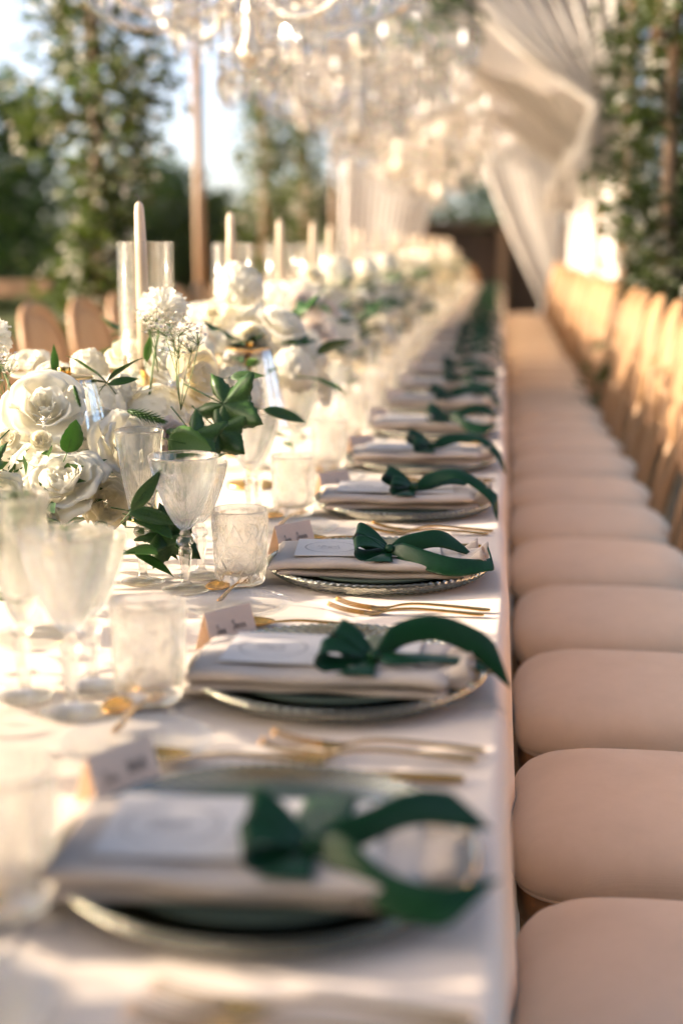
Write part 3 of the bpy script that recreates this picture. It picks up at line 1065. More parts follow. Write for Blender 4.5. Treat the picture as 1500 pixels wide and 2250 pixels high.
k = 0
for n in range(2, NPL + 1):
    k += 1
    rr = random.Random(500 + n)
    y = PY0 + STEP * (n - 1) - 0.083 + rr.uniform(-0.012, 0.012)
    if k <= 12:
        l = 'wooden chair with peach linen seat, %s from the front in the right row' % ORD[k]
        g = 'chairs along the right of the table'
    else:
        l = 'blurred wooden chair with peach linen seat in the far part of the right row'
        g = 'blurred chairs far along the right row'
    chair(0.262 + rr.uniform(-0.008, 0.012), y, rr.uniform(-0.03, 0.03), l, g)
k = 0
for n in range(7, 20):
    k += 1
    rr = random.Random(700 + n)
    y = PY0 + STEP * (n - 1) + rr.uniform(-0.02, 0.02)
    chair(TABLE_X0 - 0.18, y, PI + rr.uniform(-0.04, 0.04), 'wooden chair seen behind the flowers, %s from the front in the left row' % ORD[k] if k <= 4 else 'blurred wooden chair with peach linen seat far along the left row', 'chairs along the left of the table' if k <= 4 else 'blurred chairs far along the left row')
ch = chair(-0.52, TABLE_END + 0.24, -PI / 2, 'wooden chair with peach linen seat at the far head of the table', None)


# ================================================================== FLOWERS
def petal(R, H, wid, curl, nu=8, nv=8, wav=0.0, base=0.2, ph=0.0, cup=1.0):
    v = []
    for j in range(nv):
        q = j / (nv - 1)
        for i in range(nu):
            u = -1 + 2 * i / (nu - 1)
            qq = q * (1 - 0.16 * abs(u) ** 2.5)
            wq = wid * (0.35 + 0.65 * math.sin(min(1, qq * 1.25) * PI / 2))
            r = R * (base + (1 - base) * math.sin(min(1.0, qq * 1.12) * PI / 2) ** cup) + curl * max(0, qq - 0.62) ** 2 * 5
            z = H * qq - abs(curl) * max(0, qq - 0.78) ** 2 * 9
            r += wav * math.sin(u * 7 + ph) * qq ** 2
            z += wav * math.cos(u * 6 + ph * 2) * qq ** 2
            r -= 0.10 * R * (1 - abs(u)) * qq * 0.4
            t = u * wq
            v.append((r * math.cos(t), r * math.sin(t), z))
    return np.array(v), grid_faces(nu, nv)


def rotz(v, a_, tilt=0.0):
    if tilt:
        c_, s_ = math.cos(tilt), math.sin(tilt)
        v = np.c_[v[:, 0] * c_ + v[:, 2] * s_, v[:, 1], -v[:, 0] * s_ + v[:, 2] * c_]
    c_, s_ = math.cos(a_), math.sin(a_)
    return np.c_[v[:, 0] * c_ - v[:, 1] * s_, v[:, 0] * s_ + v[:, 1] * c_, v[:, 2]]


GA = 2.39996


def bloom(kind, seed, mat, split=False):
    """a bloom of about 1 unit radius 0.05; returns core mesh and outer petals [(mesh, angle)]"""
    r_ = np.random.default_rng(seed)
    core, outer = MB(), []
    if kind == 'rose':           # high centred with large outer petals
        spec = [(0.006 + 0.0014 * i, 0.040 - 0.0006 * i, 1.25, 0.001 + 0.0004 * i) for i in range(11)]
        spec += [(0.025 + 0.0023 * i, 0.040 - 0.0020 * i, 0.95, 0.006 + 0.0016 * i) for i in range(9)]
        nin = 11
    elif kind == 'garden':       # open, full of folded petals
        spec = [(0.005 + 0.0011 * i, 0.024 + 0.0004 * i, 1.0, 0.002) for i in range(18)]
        spec += [(0.027 + 0.0021 * i, 0.034 - 0.0016 * i, 0.85, 0.005 + 0.0014 * i) for i in range(12)]
        nin = 18
    elif kind == 'spray':        # tight, many fine petals
        spec = [(0.005 + 0.0013 * i, 0.027 + 0.0002 * i, 0.95, 0.0022) for i in range(24)]
        spec += [(0.036 + 0.0016 * i, 0.028 - 0.0018 * i, 0.75, 0.007) for i in range(7)]
        nin = 24
    elif kind == 'carnation':
        for i in range(64):
            q = (i + 0.5) / 64
            el = math.acos(1 - 1.25 * q)
            v, f = petal(0.008, 0.046, 1.1, 0.010, 8, 5, 0.0035, 0.3, r_.uniform(0, 6))
            v = v.copy()
            v = v * (1 + r_.uniform(-0.08, 0.08))
            core.add(rotz(v, i * GA, el), f)
        return core.mesh('carnation', mat), []
    for i, (R, H, wd, cu) in enumerate(spec):
        v, f = petal(R, H * r_.uniform(0.94, 1.06), wd * r_.uniform(0.9, 1.1), cu * r_.uniform(0.7, 1.3), 9, 9, 0.0016 if kind == 'rose' else 0.0024, 0.25, r_.uniform(0, 6))
        if i < nin or not split:
            core.add(rotz(v, i * GA + r_.uniform(-0.35, 0.35), r_.uniform(-0.10, 0.14)), f)
        else:
            v, f = thick(v, f, 0.0004)
            outer.append((mesh('petal', rotz(np.asarray(v), 0, r_.uniform(-0.08, 0.22)), f, mat), i * GA + r_.uniform(-0.3, 0.3)))
    # green calyx
    return core.mesh(kind, mat), outer


def cluster(seed, mat, nfl=42, R=0.055, fl=0.017, np_=4, ruff=0.0):
    """a head of many small four or five petalled florets on a dome"""
    r_ = np.random.default_rng(seed)
    b = MB()
    for i in range(nfl):
        q = (i + 0.5) / nfl
        el = math.acos(1 - 1.15 * q)
        d = np.array([math.sin(el) * math.cos(i * GA), math.sin(el) * math.sin(i * GA), math.cos(el)])
        Q = Vector(d).to_track_quat('Z', 'Y').to_matrix().to_4x4()
        Rm = Matrix.Translation(Vector(d * R * np.array([1, 1, 0.72]) * r_.uniform(0.88, 1.06))) @ Q @ Matrix.Rotation(r_.uniform(0, 6), 4, 'Z')
        for k in range(np_):
            a0 = k * 2 * PI / np_
            v = []
            for jj in range(4):
                t = jj / 3
                wd = fl * 0.62 * math.sin(min(1, 0.12 + t * 0.95) * PI * 0.72)
                for u in (-1, -0.33, 0.33, 1):
                    x = fl * t
                    y = wd * u
                    z = 0.25 * fl * t * (1 - t) * 2 - 0.12 * fl * t + 0.10 * fl * abs(u) * t + ruff * math.sin(u * 5 + k + i) * t
                    v.append((x, y, z))
            b.add(rotz(np.array(v), a0), grid_faces(4, 4), Rm)
    return b.mesh('floret_head', mat)


def leaf_mesh(kind, mat):
    v, f = [], []
    n = 13
    if kind == 'lance':
        for i in range(n):
            t = i / (n - 1)
            wd = 0.165 * math.sin(PI * t ** 0.8) ** 0.9 * (1 - 0.25 * t)
            for u in (-1, -0.5, 0, 0.5, 1):
                v.append((t, wd * u, 0.05 * abs(u) * math.sin(PI * t) - 0.14 * t * t + 0.012 * math.sin(9 * t + u)))
        f = grid_faces(5, n)
    elif kind == 'lobed':
        m_, nr = 61, 6
        for k in range(nr):
            q = k / (nr - 1)
            for i in range(m_):
                t = -PI * 0.93 + 2 * PI * 0.93 * i / (m_ - 1)
                lob = 0.25 + 0.25 * (1 - abs(math.sin(t * 2.5))) ** 0.85 + 0.07 * math.cos(t)
                lob += 0.022 * (1 - 2 * ((t * 4.5) % 1)) * (q > 0.9)
                x = 0.42 + lob * q * math.cos(t) * 1.12
                y = lob * q * math.sin(t) * 1.15
                v.append((x, y, 0.035 * math.cos(t * 5) * q - 0.07 * q * q + 0.018 * math.sin(7 * x + 5 * y)))
        f = grid_faces(m_, nr)
        s0 = len(v)
    elif kind == 'round':
        for i in range(n):
            t = i / (n - 1)
            wd = 0.33 * math.sin(PI * t ** 0.75) ** 0.7 + 0.012 * math.sin(t * 40) * (0 < i < n - 1)
            for u in (-1, -0.5, 0, 0.5, 1):
                v.append((t, wd * u, 0.08 * abs(u) * math.sin(PI * t) - 0.10 * t * t))
        f = grid_faces(5, n)
    b = MB().add(*thick(np.array(v), f, 0.004))
    b.add(*tube(smooth_path([(-0.30, 0, -0.05), (0, 0, 0.0), (0.42, 0, 0.004)], 8), np.linspace(0.014, 0.010, 8), 5))
    return b.mesh('leaf', mat)


LEAF = {('lance', 'leaf'): 0, ('lance', 'leaf_bright'): 0, ('lobed', 'leaf'): 0, ('round', 'leaf_bright'): 0, ('round', 'leaf'): 0}
for kk in list(LEAF):
    LEAF[kk] = leaf_mesh(*kk)

BL = {}
for nm, kind, mat in (('rose', 'rose', 'white_petal'), ('cream_rose', 'rose', 'cream_petal'), ('garden', 'garden', 'white_petal'), ('cream_garden', 'garden', 'cream_petal'), ('spray', 'spray', 'cream_petal'),
                      ('blush', 'garden', 'blush_petal'), ('carnation', 'carnation', 'white_petal')):
    BL[nm] = (bloom(kind, hash(nm) % 97 if False else len(nm) * 13, mat)[0], *([bloom(kind, len(nm) * 13, mat, True)] if kind != 'carnation' else [None]))
BL['hydrangea'] = (cluster(3, 'white_petal', 46, 0.052, 0.019, 4), None)
BL['stock'] = (cluster(4, 'white_petal', 22, 0.040, 0.021, 5, 0.003), None)
BLOOM_NAME = dict(rose='rose', cream_rose='rose', garden='garden_rose', cream_garden='garden_rose', spray='spray_rose', blush='garden_rose', carnation='carnation', hydrangea='hydrangea', stock='stock_flower')
CORE_R = dict(rose=0.052, cream_rose=0.052, garden=0.058, cream_garden=0.058, spray=0.05, blush=0.058, carnation=0.046, hydrangea=0.066, stock=0.056)


def face(d, spin):
    q = Vector(d).normalized().to_track_quat('Z', 'Y').to_matrix().to_4x4() @ Matrix.Rotation(spin, 4, 'Z')
    return q.to_euler()


def add_bloom(root, key, pos, dia, d, spin, near=False):
    """pos is the bloom's middle relative to the root; d the way it faces"""
    s = dia / (2 * CORE_R[key])
    dn = Vector(d).normalized()
    p = Vector(pos) - dn * 0.018 * s
    nm = BLOOM_NAME[key]
    if near and BL[key][1] is not None:
        core, outer = BL[key][1]
        o = obj(nm, core, root, p, face(d, spin), s)
        for me, an in outer:
            obj('petal', me, o, (0, 0, 0), (0, 0, an))
    else:
        o = obj(nm, BL[key][0], root, p, face(d, spin), s)
    return o


def add_leaf(root, key, pos, L, d, up=(0, 0, 1), roll=0.0):
    x = Vector(d).normalized()
    y = Vector(up).cross(x).normalized()
    z = x.cross(y)
    Rm = Matrix((x, y, z)).transposed().to_4x4() @ Matrix.Rotation(roll, 4, 'X')
    o = obj('leaf', LEAF[key], root, pos, Rm.to_euler(), L)
    return o


def filler(seed, lx, ly, h, n, mat='leaf'):
    """loose small leaves and stems that fill the mound between the blooms"""
    r_ = np.random.default_rng(seed)
    b = MB()
    lv = np.array([(0, 0, 0), (0.4, 0.2, 0.03), (1, 0, -0.05), (0.4, -0.2, 0.03)])
    for i in range(n):
        a_, q = r_.uniform(0, 2 * PI), math.sqrt(r_.uniform())
        x, y = lx * q * math.cos(a_), ly * q * math.sin(a_)
        z = h * math.sqrt(max(0.02, 1 - q * q)) * r_.uniform(0.15, 0.95)
        d = Vector((math.cos(a_) + r_.normal() * .5, math.sin(a_) + r_.normal() * .5, r_.uniform(-0.6, 0.8)))
        Rm = Matrix.Translation((x, y, z)) @ d.to_track_quat('X', 'Z').to_matrix().to_4x4() @ Matrix.Rotation(r_.uniform(-1, 1), 4, 'X')
        b.add(lv * r_.uniform(0.025, 0.055), [(0, 1, 2), (0, 2, 3)], Rm)
    return b.mesh('foliage', mat)


def umbel(seed, n=46, R=0.05):
    """wax flower spray: thin branching stems that end in tiny florets"""
    r_ = np.random.default_rng(seed)
    st, fl = MB(), MB()
    base = np.array([0, 0, -0.10])
    for g in range(7):
        hub = np.array([r_.uniform(-R, R) * 0.8, r_.uniform(-R, R) * 0.5, r_.uniform(-0.025, 0.02)])
        st.add(*tube(smooth_path([base, (base + hub) * 0.5 + r_.uniform(-.006, .006, 3), hub], 7), 0.0008, 5))
        for i in range(n // 3):
            p = hub + np.array([r_.normal() * 0.015, r_.normal() * 0.012, abs(r_.normal()) * 0.014 + 0.008])
            st.add(*tube([hub, (hub + p) / 2 + (0, 0, 0.001), p], 0.0004, 4))
            Rm = Matrix.Translation(Vector(p)) @ Euler(r_.uniform(-.7, .7, 3)).to_matrix().to_4x4()
            for k in range(5):
                c_, s_ = math.cos(k * 1.2566), math.sin(k * 1.2566)
                pv = np.array([(0, 0, 0), (0.0022, 0.0017, 0.0012), (0.0040, 0, 0.0016), (0.0022, -0.0017, 0.0012)])
                fl.add(rotz(pv, k * 1.2566), [(0, 1, 2, 3)], Rm)
    return st.mesh('spray_stem', 'stem'), fl.mesh('tiny_florets', 'tiny')


UMB = umbel(9)


def foxtail():
    b = MB()
    for i in range(150):
        q = i / 150
        a_ = i * GA
        rad = 0.008 * math.sin(PI * (0.08 + 0.9 * q)) ** 0.6
        Rm = Matrix.Translation((q * 0.055, 0, 0)) @ Matrix.Rotation(a_, 4, 'X')
        b.add(np.array([(0, -0.0016, rad * .3), (0, 0.0016, rad * .3), (0.008, 0, rad * 1.5)]), [(0, 1, 2)], Rm)
    return b.mesh('seed_head', 'leaf')


FOX = foxtail()


def compote_mesh():
    prof = [(0, 0), (0.052, 0), (0.054, 0.0015), (0.050, 0.004), (0.022, 0.009), (0.016, 0.014), (0.0155, 0.040), (0.018, 0.046), (0.05, 0.056), (0.085, 0.075), (0.098, 0.105),
            (0.0955, 0.105), (0.082, 0.078), (0.048, 0.060), (0, 0.056)]
    return mesh('bowl', *lathe(prof, 64, lambda th, r, z, k: (r * facet(th, 10, 0.7 if 5 <= k <= 7 else 0), z)), 'clear_glass')


COMP = compote_mesh()


def arrangement(idx, x, y):
    who = ORD[idx] if idx > 0 else ''
    lbl = 'white rose and greenery arrangement, %s from the front along the table middle' % who
    if idx < 1:
        lbl = 'white rose arrangement on the table end closest to the viewer' if idx == 0 else 'white rose arrangement at the very front end of the table'
    return thing('flower_arrangement', lbl, 'flowers', (x, y, TZ), 0, 'white flower arrangements down the table')


def stem_to(root, p, base=(0, 0, 0.09)):
    p, q = np.array(p), np.array(base)
    mid = (p + q) / 2 + np.array([0, 0, 0.03])
    obj('stem', mesh('stem', *tube(smooth_path([q, mid, p], 10), 0.0022, 6), 'stem'), root)


# the arrangement in focus: blooms at their own spots
A1 = Vector((-0.60, 1.98, TZ))
ar = arrangement(1, *A1[:2])
for i_, (dx_, dy_) in enumerate(((-0.075, -0.275), (-0.02, 0.30))):
    obj('bowl', COMP, ar, (dx_ + (0.10 if i_ == 0 else 0), dy_ - (0.07 if i_ == 0 else 0), 0.001))
near_bl = [
    ('garden', (-0.618, 1.915, 0.902), 0.132, (-0.10, -0.62, 0.78), 0.4), ('rose', (-0.664, 1.99, 0.995), 0.135, (0.25, -0.80, 0.55), 1.9), ('garden', (-0.552, 2.03, 0.938), 0.118, (0.75, -0.55, 0.35), 2.5),
    ('spray', (-0.560, 1.94, 0.864), 0.082, (0.35, -0.80, 0.10), 0.2), ('spray', (-0.640, 1.87, 0.850), 0.070, (0.0, -0.95, -0.1), 1.2), ('garden', (-0.672, 1.80, 0.810), 0.090, (-0.1, -0.9, 0.2), 3.0),
    ('cream_rose', (-0.500, 2.29, 1.020), 0.118, (0.75, -0.40, 0.10), 0.7), ('hydrangea', (-0.555, 2.25, 0.955), 0.150, (0.35, -0.70, 0.6), 0.3), ('carnation', (-0.562, 2.32, 1.140), 0.086, (0.15, -0.25, 0.95), 0.2),
    ('carnation', (-0.805, 2.15, 1.100), 0.080, (0.3, -0.4, 0.8), 1.1), ('stock', (-0.704, 2.35, 1.030), 0.086, (0.2, -0.7, 0.6), 0.6), ('stock', (-0.62, 2.24, 1.005), 0.070, (0.2, -0.7, 0.6), 2.6), ('rose', (-0.752, 2.30, 1.018), 0.072, (0.0, -0.5, 0.8), 2.2),
    ('garden', (-0.830, 2.40, 1.03), 0.090, (0, -0.5, 0.85), 0.9), ('cream_garden', (-0.655, 2.45, 1.045), 0.095, (0.1, -0.5, 0.85), 1.4), ('rose', (-0.575, 2.38, 1.03), 0.085, (0.5, -0.5, 0.7), 2.1),
    ('spray', (-0.700, 1.92, 0.958), 0.042, (0, -0.8, 0.6), 0.1), ('spray', (-0.650, 1.925, 0.958), 0.036, (0.2, -0.8, 0.6), 2.1), ('blush', (-0.510, 2.16, 0.925), 0.085, (0.8, -0.5, 0.2), 0.4),
    ('hydrangea', (-0.66, 1.97, 0.900), 0.14, (0.2, -0.7, 0.5), 0.9), ('hydrangea', (-0.60, 2.12, 0.935), 0.13, (0.4, -0.7, 0.5), 1.9), ('garden', (-0.69, 1.86, 0.878), 0.085, (-0.3, -0.85, 0.3), 1.0),
    ('stock', (-0.535, 2.08, 0.885), 0.08, (0.7, -0.6, 0.1), 1.6), ('hydrangea', (-0.66, 2.22, 0.985), 0.13, (0.1, -0.6, 0.8), 1.2),
    ('hydrangea', (-0.76, 2.10, 0.95), 0.15, (-0.4, -0.6, 0.6), 1.3), ('stock', (-0.44, 2.46, 0.97), 0.08, (0.8, -0.3, 0.4), 0.6), ('rose', (-0.80, 1.95, 0.90), 0.11, (-0.5, -0.7, 0.4), 0.7),
    ('garden', (-0.74, 2.52, 0.98), 0.11, (-0.3, 0.3, 0.85), 0.7), ('hydrangea', (-0.60, 2.50, 0.97), 0.14, (0.3, 0.5, 0.7), 0.7),
]
for i, (key, p, dia, d, sp) in enumerate(near_bl):
    rel = Vector(p) - A1
    add_bloom(ar, key, rel, dia, d, sp, near=True)
    if key == 'carnation':
        stem_to(ar, rel - Vector(d).normalized() * 0.02, (rel.x * 0.6, rel.y * 0.7, 0.14))
near_lf = [
    # position, length, direction, kind
    ((-0.500, 1.845, 0.872), 0.072, (0.62, 0.15, 0.80), ('lance', 'leaf'), 1.0), ((-0.520, 1.90, 0.862), 0.080, (0.95, 0.1, -0.22), ('lance', 'leaf'), 0.5), ((-0.510, 1.965, 0.842), 0.095, (0.75, -0.1, -0.55), ('lobed', 'leaf'), 0.6),
    ((-0.600, 1.885, 0.945), 0.050, (0.35, -0.1, 0.9), ('round', 'leaf_bright'), 1.3), ((-0.610, 2.13, 1.020), 0.075, (-0.75, 0.0, 0.65), ('lance', 'leaf'), 0.9), ((-0.610, 2.13, 1.020), 0.070, (0.75, 0.0, 0.65), ('lance', 'leaf'), -0.9),
    ((-0.610, 2.13, 1.020), 0.060, (-0.95, 0.1, 0.05), ('lance', 'leaf'), 0.9), ((-0.605, 2.12, 1.018), 0.050, (0.4, 0.1, 0.1), ('lance', 'leaf'), 0.4),
    ((-0.478, 2.20, 1.000), 0.120, (0.75, -0.35, -0.30), ('lobed', 'leaf'), 0.75), ((-0.470, 2.18, 0.965), 0.100, (0.65, -0.45, -0.45), ('lobed', 'leaf'), 0.5), ((-0.500, 2.15, 0.965), 0.100, (0.55, -0.5, -0.50), ('lobed', 'leaf'), 0.3),
    ((-0.505, 2.09, 0.938), 0.080, (0.8, -0.4, -0.1), ('lobed', 'leaf_x'), 0.8), ((-0.440, 2.26, 1.018), 0.060, (0.8, -0.2, 0.1), ('lance', 'leaf'), 0.6),
    ((-0.700, 1.89, 0.960), 0.080, (-0.3, -0.6, -0.6), ('lobed', 'leaf'), 0.4), ((-0.705, 1.87, 0.900), 0.085, (-0.2, -0.6, -0.7), ('lance', 'leaf'), 0.4), ((-0.690, 1.86, 0.890), 0.075, (0.2, -0.6, -0.7), ('lobed', 'leaf'), 0.2),
    ((-0.615, 1.86, 0.800), 0.060, (0.5, -0.4, -0.6), ('lance', 'leaf'), 0.3), ((-0.660, 1.82, 0.790), 0.060, (0.1, -0.6, -0.7), ('lobed', 'leaf'), 0.3), ((-0.50, 1.98, 0.81), 0.050, (0.7, -0.3, -0.6), ('lance', 'leaf'), 0.3),
    ((-0.735, 2.26, 1.02), 0.050, (0.05, -0.1, 0.95), ('lance', 'leaf_bright'), 0.6), ((-0.70, 2.28, 1.015), 0.060, (-0.6, -0.4, 0.3), ('lance', 'leaf'), 0.6), ((-0.60, 2.34, 1.035), 0.05, (0.2, -0.2, 0.9), ('lance', 'leaf_bright'), 0.6),
    ((-0.49, 1.93, 0.86), 0.08, (0.6, 0.2, -0.7), ('lance', 'leaf'), 0.9), ((-0.76, 1.90, 0.88), 0.09, (-0.6, -0.5, -0.3), ('lance', 'leaf'), 0.3), ((-0.41, 2.40, 0.95), 0.08, (0.8, 0.1, -0.2), ('lance', 'leaf'), 0.4),
]
for p, L, d, key, roll in near_lf:
    if key[1] == 'leaf_x':
        key = ('round', 'leaf_bright')
    add_leaf(ar, key, Vector(p) - A1, L, d, (0, -0.5, 0.85), roll)
rg = random.Random(78)
for i in range(26):      # fresh green leaves round the foot and the near side of the mound
    a_ = rg.uniform(PI * 0.95, PI * 2.05)
    p = (-0.06 + 0.15 * math.cos(a_), 0.02 + 0.26 * math.sin(a_), rg.uniform(0.045, 0.13))
    add_leaf(ar, rg.choice([('lance', 'leaf'), ('lobed', 'leaf'), ('round', 'leaf_bright'), ('lance', 'leaf_bright')]), p, rg.uniform(0.045, 0.08), (math.cos(a_), math.sin(a_), rg.uniform(-0.5, 0.3)), (0, 0, 1), rg.uniform(-0.5, 0.5))
rl = random.Random(77)
for i in range(30):
    a_ = rl.uniform(-0.6, PI + 0.6)
    q = rl.uniform(0.6, 0.95)
    p = (-0.04 + 0.16 * q * math.cos(a_), 0.22 + 0.30 * q * math.sin(a_), 0.08 + 0.14 * math.sqrt(1 - q * q) + rl.uniform(-0.03, 0.03))
    add_leaf(ar, rl.choice([('lance', 'leaf'), ('lobed', 'leaf'), ('round', 'leaf')]), p, rl.uniform(0.05, 0.085), (math.cos(a_), math.sin(a_), rl.uniform(-0.3, 0.6)), (0, 0, 1), rl.uniform(-0.5, 0.5))
fo = obj('foliage', filler(31, 0.11, 0.33, 0.15, 420), ar, (-0.07, 0.12, 0.06))
fo['kind'] = 'stuff'
for (p, s, rz) in (((-0.500, 2.16, 1.075), 1.0, 0.2), ((-0.755, 2.08, 1.035), 0.85, 2.0), ((-0.545, 2.2, 1.10), 0.7, 1.1)):
    u = obj('waxflower_spray', UMB[0], ar, Vector(p) - A1, (0, 0, rz), s)
    obj('tiny_florets', UMB[1], u)
obj('seed_head', FOX, ar, Vector((-0.560, 2.06, 0.985)) - A1, (0.0, 0.25, -0.15), 1.1)
obj('seed_head', FOX, ar, Vector((-0.618, 1.985, 1.03)) - A1, (0, 1.3, 0), 0.55)

# the arrangements behind it, down to the far end
idx = 1
ROWS = []
yy = 2.98
while yy < TABLE_END - 0.35:
    ROWS.append((len(ROWS) + 2, -0.60, yy))
    yy += 0.93
ROWS += [(0, -0.76, 1.26), (-1, -0.76, 0.52)]
for (idx, xx, yy) in ROWS:
    rr = random.Random(900 + idx)
    ar = arrangement(idx, xx, yy)
    nb = 36 if idx < 7 else 22
    bm = obj('bowl', COMP, ar, (0, 0, 0.001))
    for i in range(nb):
        q = math.sqrt((i + 0.5) / nb)
        a_ = i * GA + rr.uniform(-0.3, 0.3)
        x = 0.215 * q * math.cos(a_)
        y = 0.40 * q * math.sin(a_)
        z = 0.10 + 0.225 * math.sqrt(max(0, 1 - q * q * 0.95)) + rr.uniform(-0.03, 0.045)
        if i in (5, 11):
            z += 0.09
        d = (x * 3.2, y * 1.6 - 0.25, 0.55 + rr.uniform(-0.2, 0.2))
        key = rr.choice(['rose', 'garden', 'cream_rose', 'spray', 'hydrangea', 'stock', 'carnation', 'blush', 'cream_garden', 'hydrangea'])
        dia = rr.uniform(0.09, 0.135) * (1.15 if key == 'hydrangea' else 1)
        o = add_bloom(ar, key, (x, y, z), dia, d, rr.uniform(0, 6))
    for i in range(30 if idx < 7 else 16):
        a_ = rr.uniform(0, 2 * PI)
        q = rr.uniform(0.5, 1.0)
        p = (0.225 * q * math.cos(a_), 0.42 * q * math.sin(a_), 0.10 + 0.225 * math.sqrt(1 - q * q * 0.95) + rr.uniform(-0.02, 0.06))
        add_leaf(ar, rr.choice([('lance', 'leaf'), ('lobed', 'leaf'), ('round', 'leaf'), ('lance', 'leaf_bright')]), p, rr.uniform(0.06, 0.11), (math.cos(a_), math.sin(a_) - 0.3, rr.uniform(-0.3, 0.8)), (0, 0, 1), rr.uniform(-0.5, 0.5))
    fo = obj('foliage', filler(60 + idx % 4, 0.17, 0.40, 0.26, 260), ar, (0, 0, 0.05))
    fo['kind'] = 'stuff'

# ================================================================== CANDLES AND LAMPS
holder = mesh('candlestick', *lathe([(0, 0), (0.045, 0), (0.046, 0.004), (0.030, 0.010), (0.009, 0.018), (0.0065, 0.06), (0.010, 0.075), (0.0065, 0.09), (0.006, 0.215), (0.011, 0.228), (0.058, 0.232), (0.058, 0.235), (0.014, 0.2365), (0.0135, 0.262), (0.0155, 0.264), (0.0155, 0.2665), (0.0, 0.2665)], 32), 'brass')
cn = mesh('taper', *lathe([(0, 0.2667), (0.0130, 0.2667), (0.0122, 0.35), (0.0094, 0.50), (0.0082, 0.538), (0.0064, 0.549), (0.0025, 0.5535), (0, 0.5535)], 24), 'wax')
wk = mesh('wick', *tube(smooth_path([(0, 0, 0.552), (0.001, 0, 0.559), (-0.003, 0.001, 0.564), (-0.008, 0, 0.565)], 8), 0.0011, 6), 'wick')
hg = mesh('hurricane', *lathe([(0.0495, 0.2358), (0.0500, 0.238), (0.0500, 0.485), (0.0490, 0.4862), (0.0480, 0.485), (0.0480, 0.238)], 56, closed=True), 'clear_glass')
y = 2.40
k = 0
while y < TABLE_END - 0.3:
    k += 1
    rr = random.Random(40 + k)
    xx = -0.612 + (rr.uniform(-0.02, 0.02) if k > 2 else 0)
    where = ('%s candle from the front' % ORD[k]) if k <= 20 else 'candles at the far table end'
    t = thing('taper_candle', 'tall beige taper candle rising from the flowers, %s' % where, 'candle', (xx, y, TZ + 0.001), 0, 'taper candles down the table')
    for nm, me in (('wax', cn), ('wick', wk)):
        obj(nm, me, t)
    t.rotation_euler = (rr.uniform(-0.006, 0.006), rr.uniform(-0.008, 0.008) - (0.012 if k == 1 else 0), 0)
    thing('candlestick', 'brass candlestick among the flowers under the %s' % where, 'candlestick', (xx, y, TZ + 0.0008), 0, 'brass candlesticks down the table', holder)
    thing('hurricane_glass', 'clear glass cylinder around the %s' % where, 'candle glass', (xx, y, TZ + 0.0014), 0, 'glass cylinders around the candles', hg)
    y += 0.80 if k == 1 else 0.83 if k < 3 else 0.56

lsh = mesh('shade', *lathe([(0.045, 0.278), (0.0475, 0.276)] + [(0.0475 + 0.036 * q, 0.276 - 0.155 * q) for q in np.linspace(0.06, 1, 34)] + [(0.082, 0.121)] + [(0.0785 - 0.036 * q, 0.123 + 0.150 * q) for q in np.linspace(0, 1, 5)],
                           144, lambda th, r, z, k_: (r * (1 + (0.014 * np.cos(th * 24) + 0.008 * np.cos(z * 700 + 2 * np.round(th * 24 / PI)) if 1 < k_ < 36 else 0)), z), closed=True), 'crystal')
ltop = mesh('top_plate', *lathe([(0, 0.2775), (0.044, 0.2775), (0.0448, 0.279), (0.044, 0.2805), (0, 0.2805)], 40), 'brass')
lkn = mesh('knob', *lathe([(0, 0.281), (0.0098, 0.281), (0.0105, 0.282), (0.0105, 0.293), (0.0098, 0.294), (0, 0.294)], 28), 'gold')
lst = mesh('lamp_stem', *lathe([(0, 0), (0.048, 0), (0.048, 0.006), (0.044, 0.009), (0.007, 0.012), (0.006, 0.04), (0.006, 0.2775), (0, 0.2775)], 28), 'brass')
for i, (x, y) in enumerate(((-0.673, 2.115), (-0.50, 2.76), (-0.70, 4.4), (-0.52, 6.1), (-0.68, 7.9))):
    t = thing('table_lamp', 'ribbed crystal table lamp with gold knob standing among the flowers, %s from the front' % ORD[i + 1], 'lamp', (x, y, TZ + 0.0008), 0, 'crystal lamps on the table')
    for nm, me in (('shade', lsh), ('top_plate', ltop), ('knob', lkn), ('lamp_stem', lst)):
        obj(nm, me, t)


# ================================================================== CHANDELIERS
def drop_mesh():
    b = MB()
    n = 8
    def gem(z, r, h):
        v = [(0, 0, z + h / 2)] + [(r * math.cos(2 * PI * i / n), r * math.sin(2 * PI * i / n), z + h * 0.12) for i in range(n)] + [(r * .8 * math.cos(2 * PI * (i + .5) / n), r * .8 * math.sin(2 * PI * (i + .5) / n), z - h * 0.12) for i in range(n)] + [(0, 0, z - h / 2)]
        f = [(0, 1 + i, 1 + (i + 1) % n) for i in range(n)] + [(1 + i, 1 + n + i, 1 + (i + 1) % n) for i in range(n)] + [(1 + (i + 1) % n, 1 + n + i, 1 + n + (i + 1) % n) for i in range(n)] + [(1 + n + (i + 1) % n, 1 + n + i, 1 + 2 * n) for i in range(n)]
        b.add(v, f)
    gem(-0.014, 0.010, 0.018)
    gem(-0.036, 0.011, 0.020)
    gem(-0.085, 0.013, 0.076)
    return b.mesh('crystal_drop', 'chand', False)


def swag_mesh():
    b = MB()
    n = 6
    for i in range(15):
        t = i / 14
        c_ = np.array([t * 0.22, 0, -0.10 * (1 - (2 * t - 1) ** 2)])
        r = 0.009
        v = np.array([(0, 0, r)] + [(r * math.cos(2 * PI * k / n), r * math.sin(2 * PI * k / n), 0) for k in range(n)] + [(0, 0, -r)]) + c_
        b.add(v, [(0, 1 + k, 1 + (k + 1) % n) for k in range(n)] + [(n + 1, 1 + (k + 1) % n, 1 + k) for k in range(n)])
    return b.mesh('bead_chain', 'chand', False)


DROP, SWAG = drop_mesh(), swag_mesh()


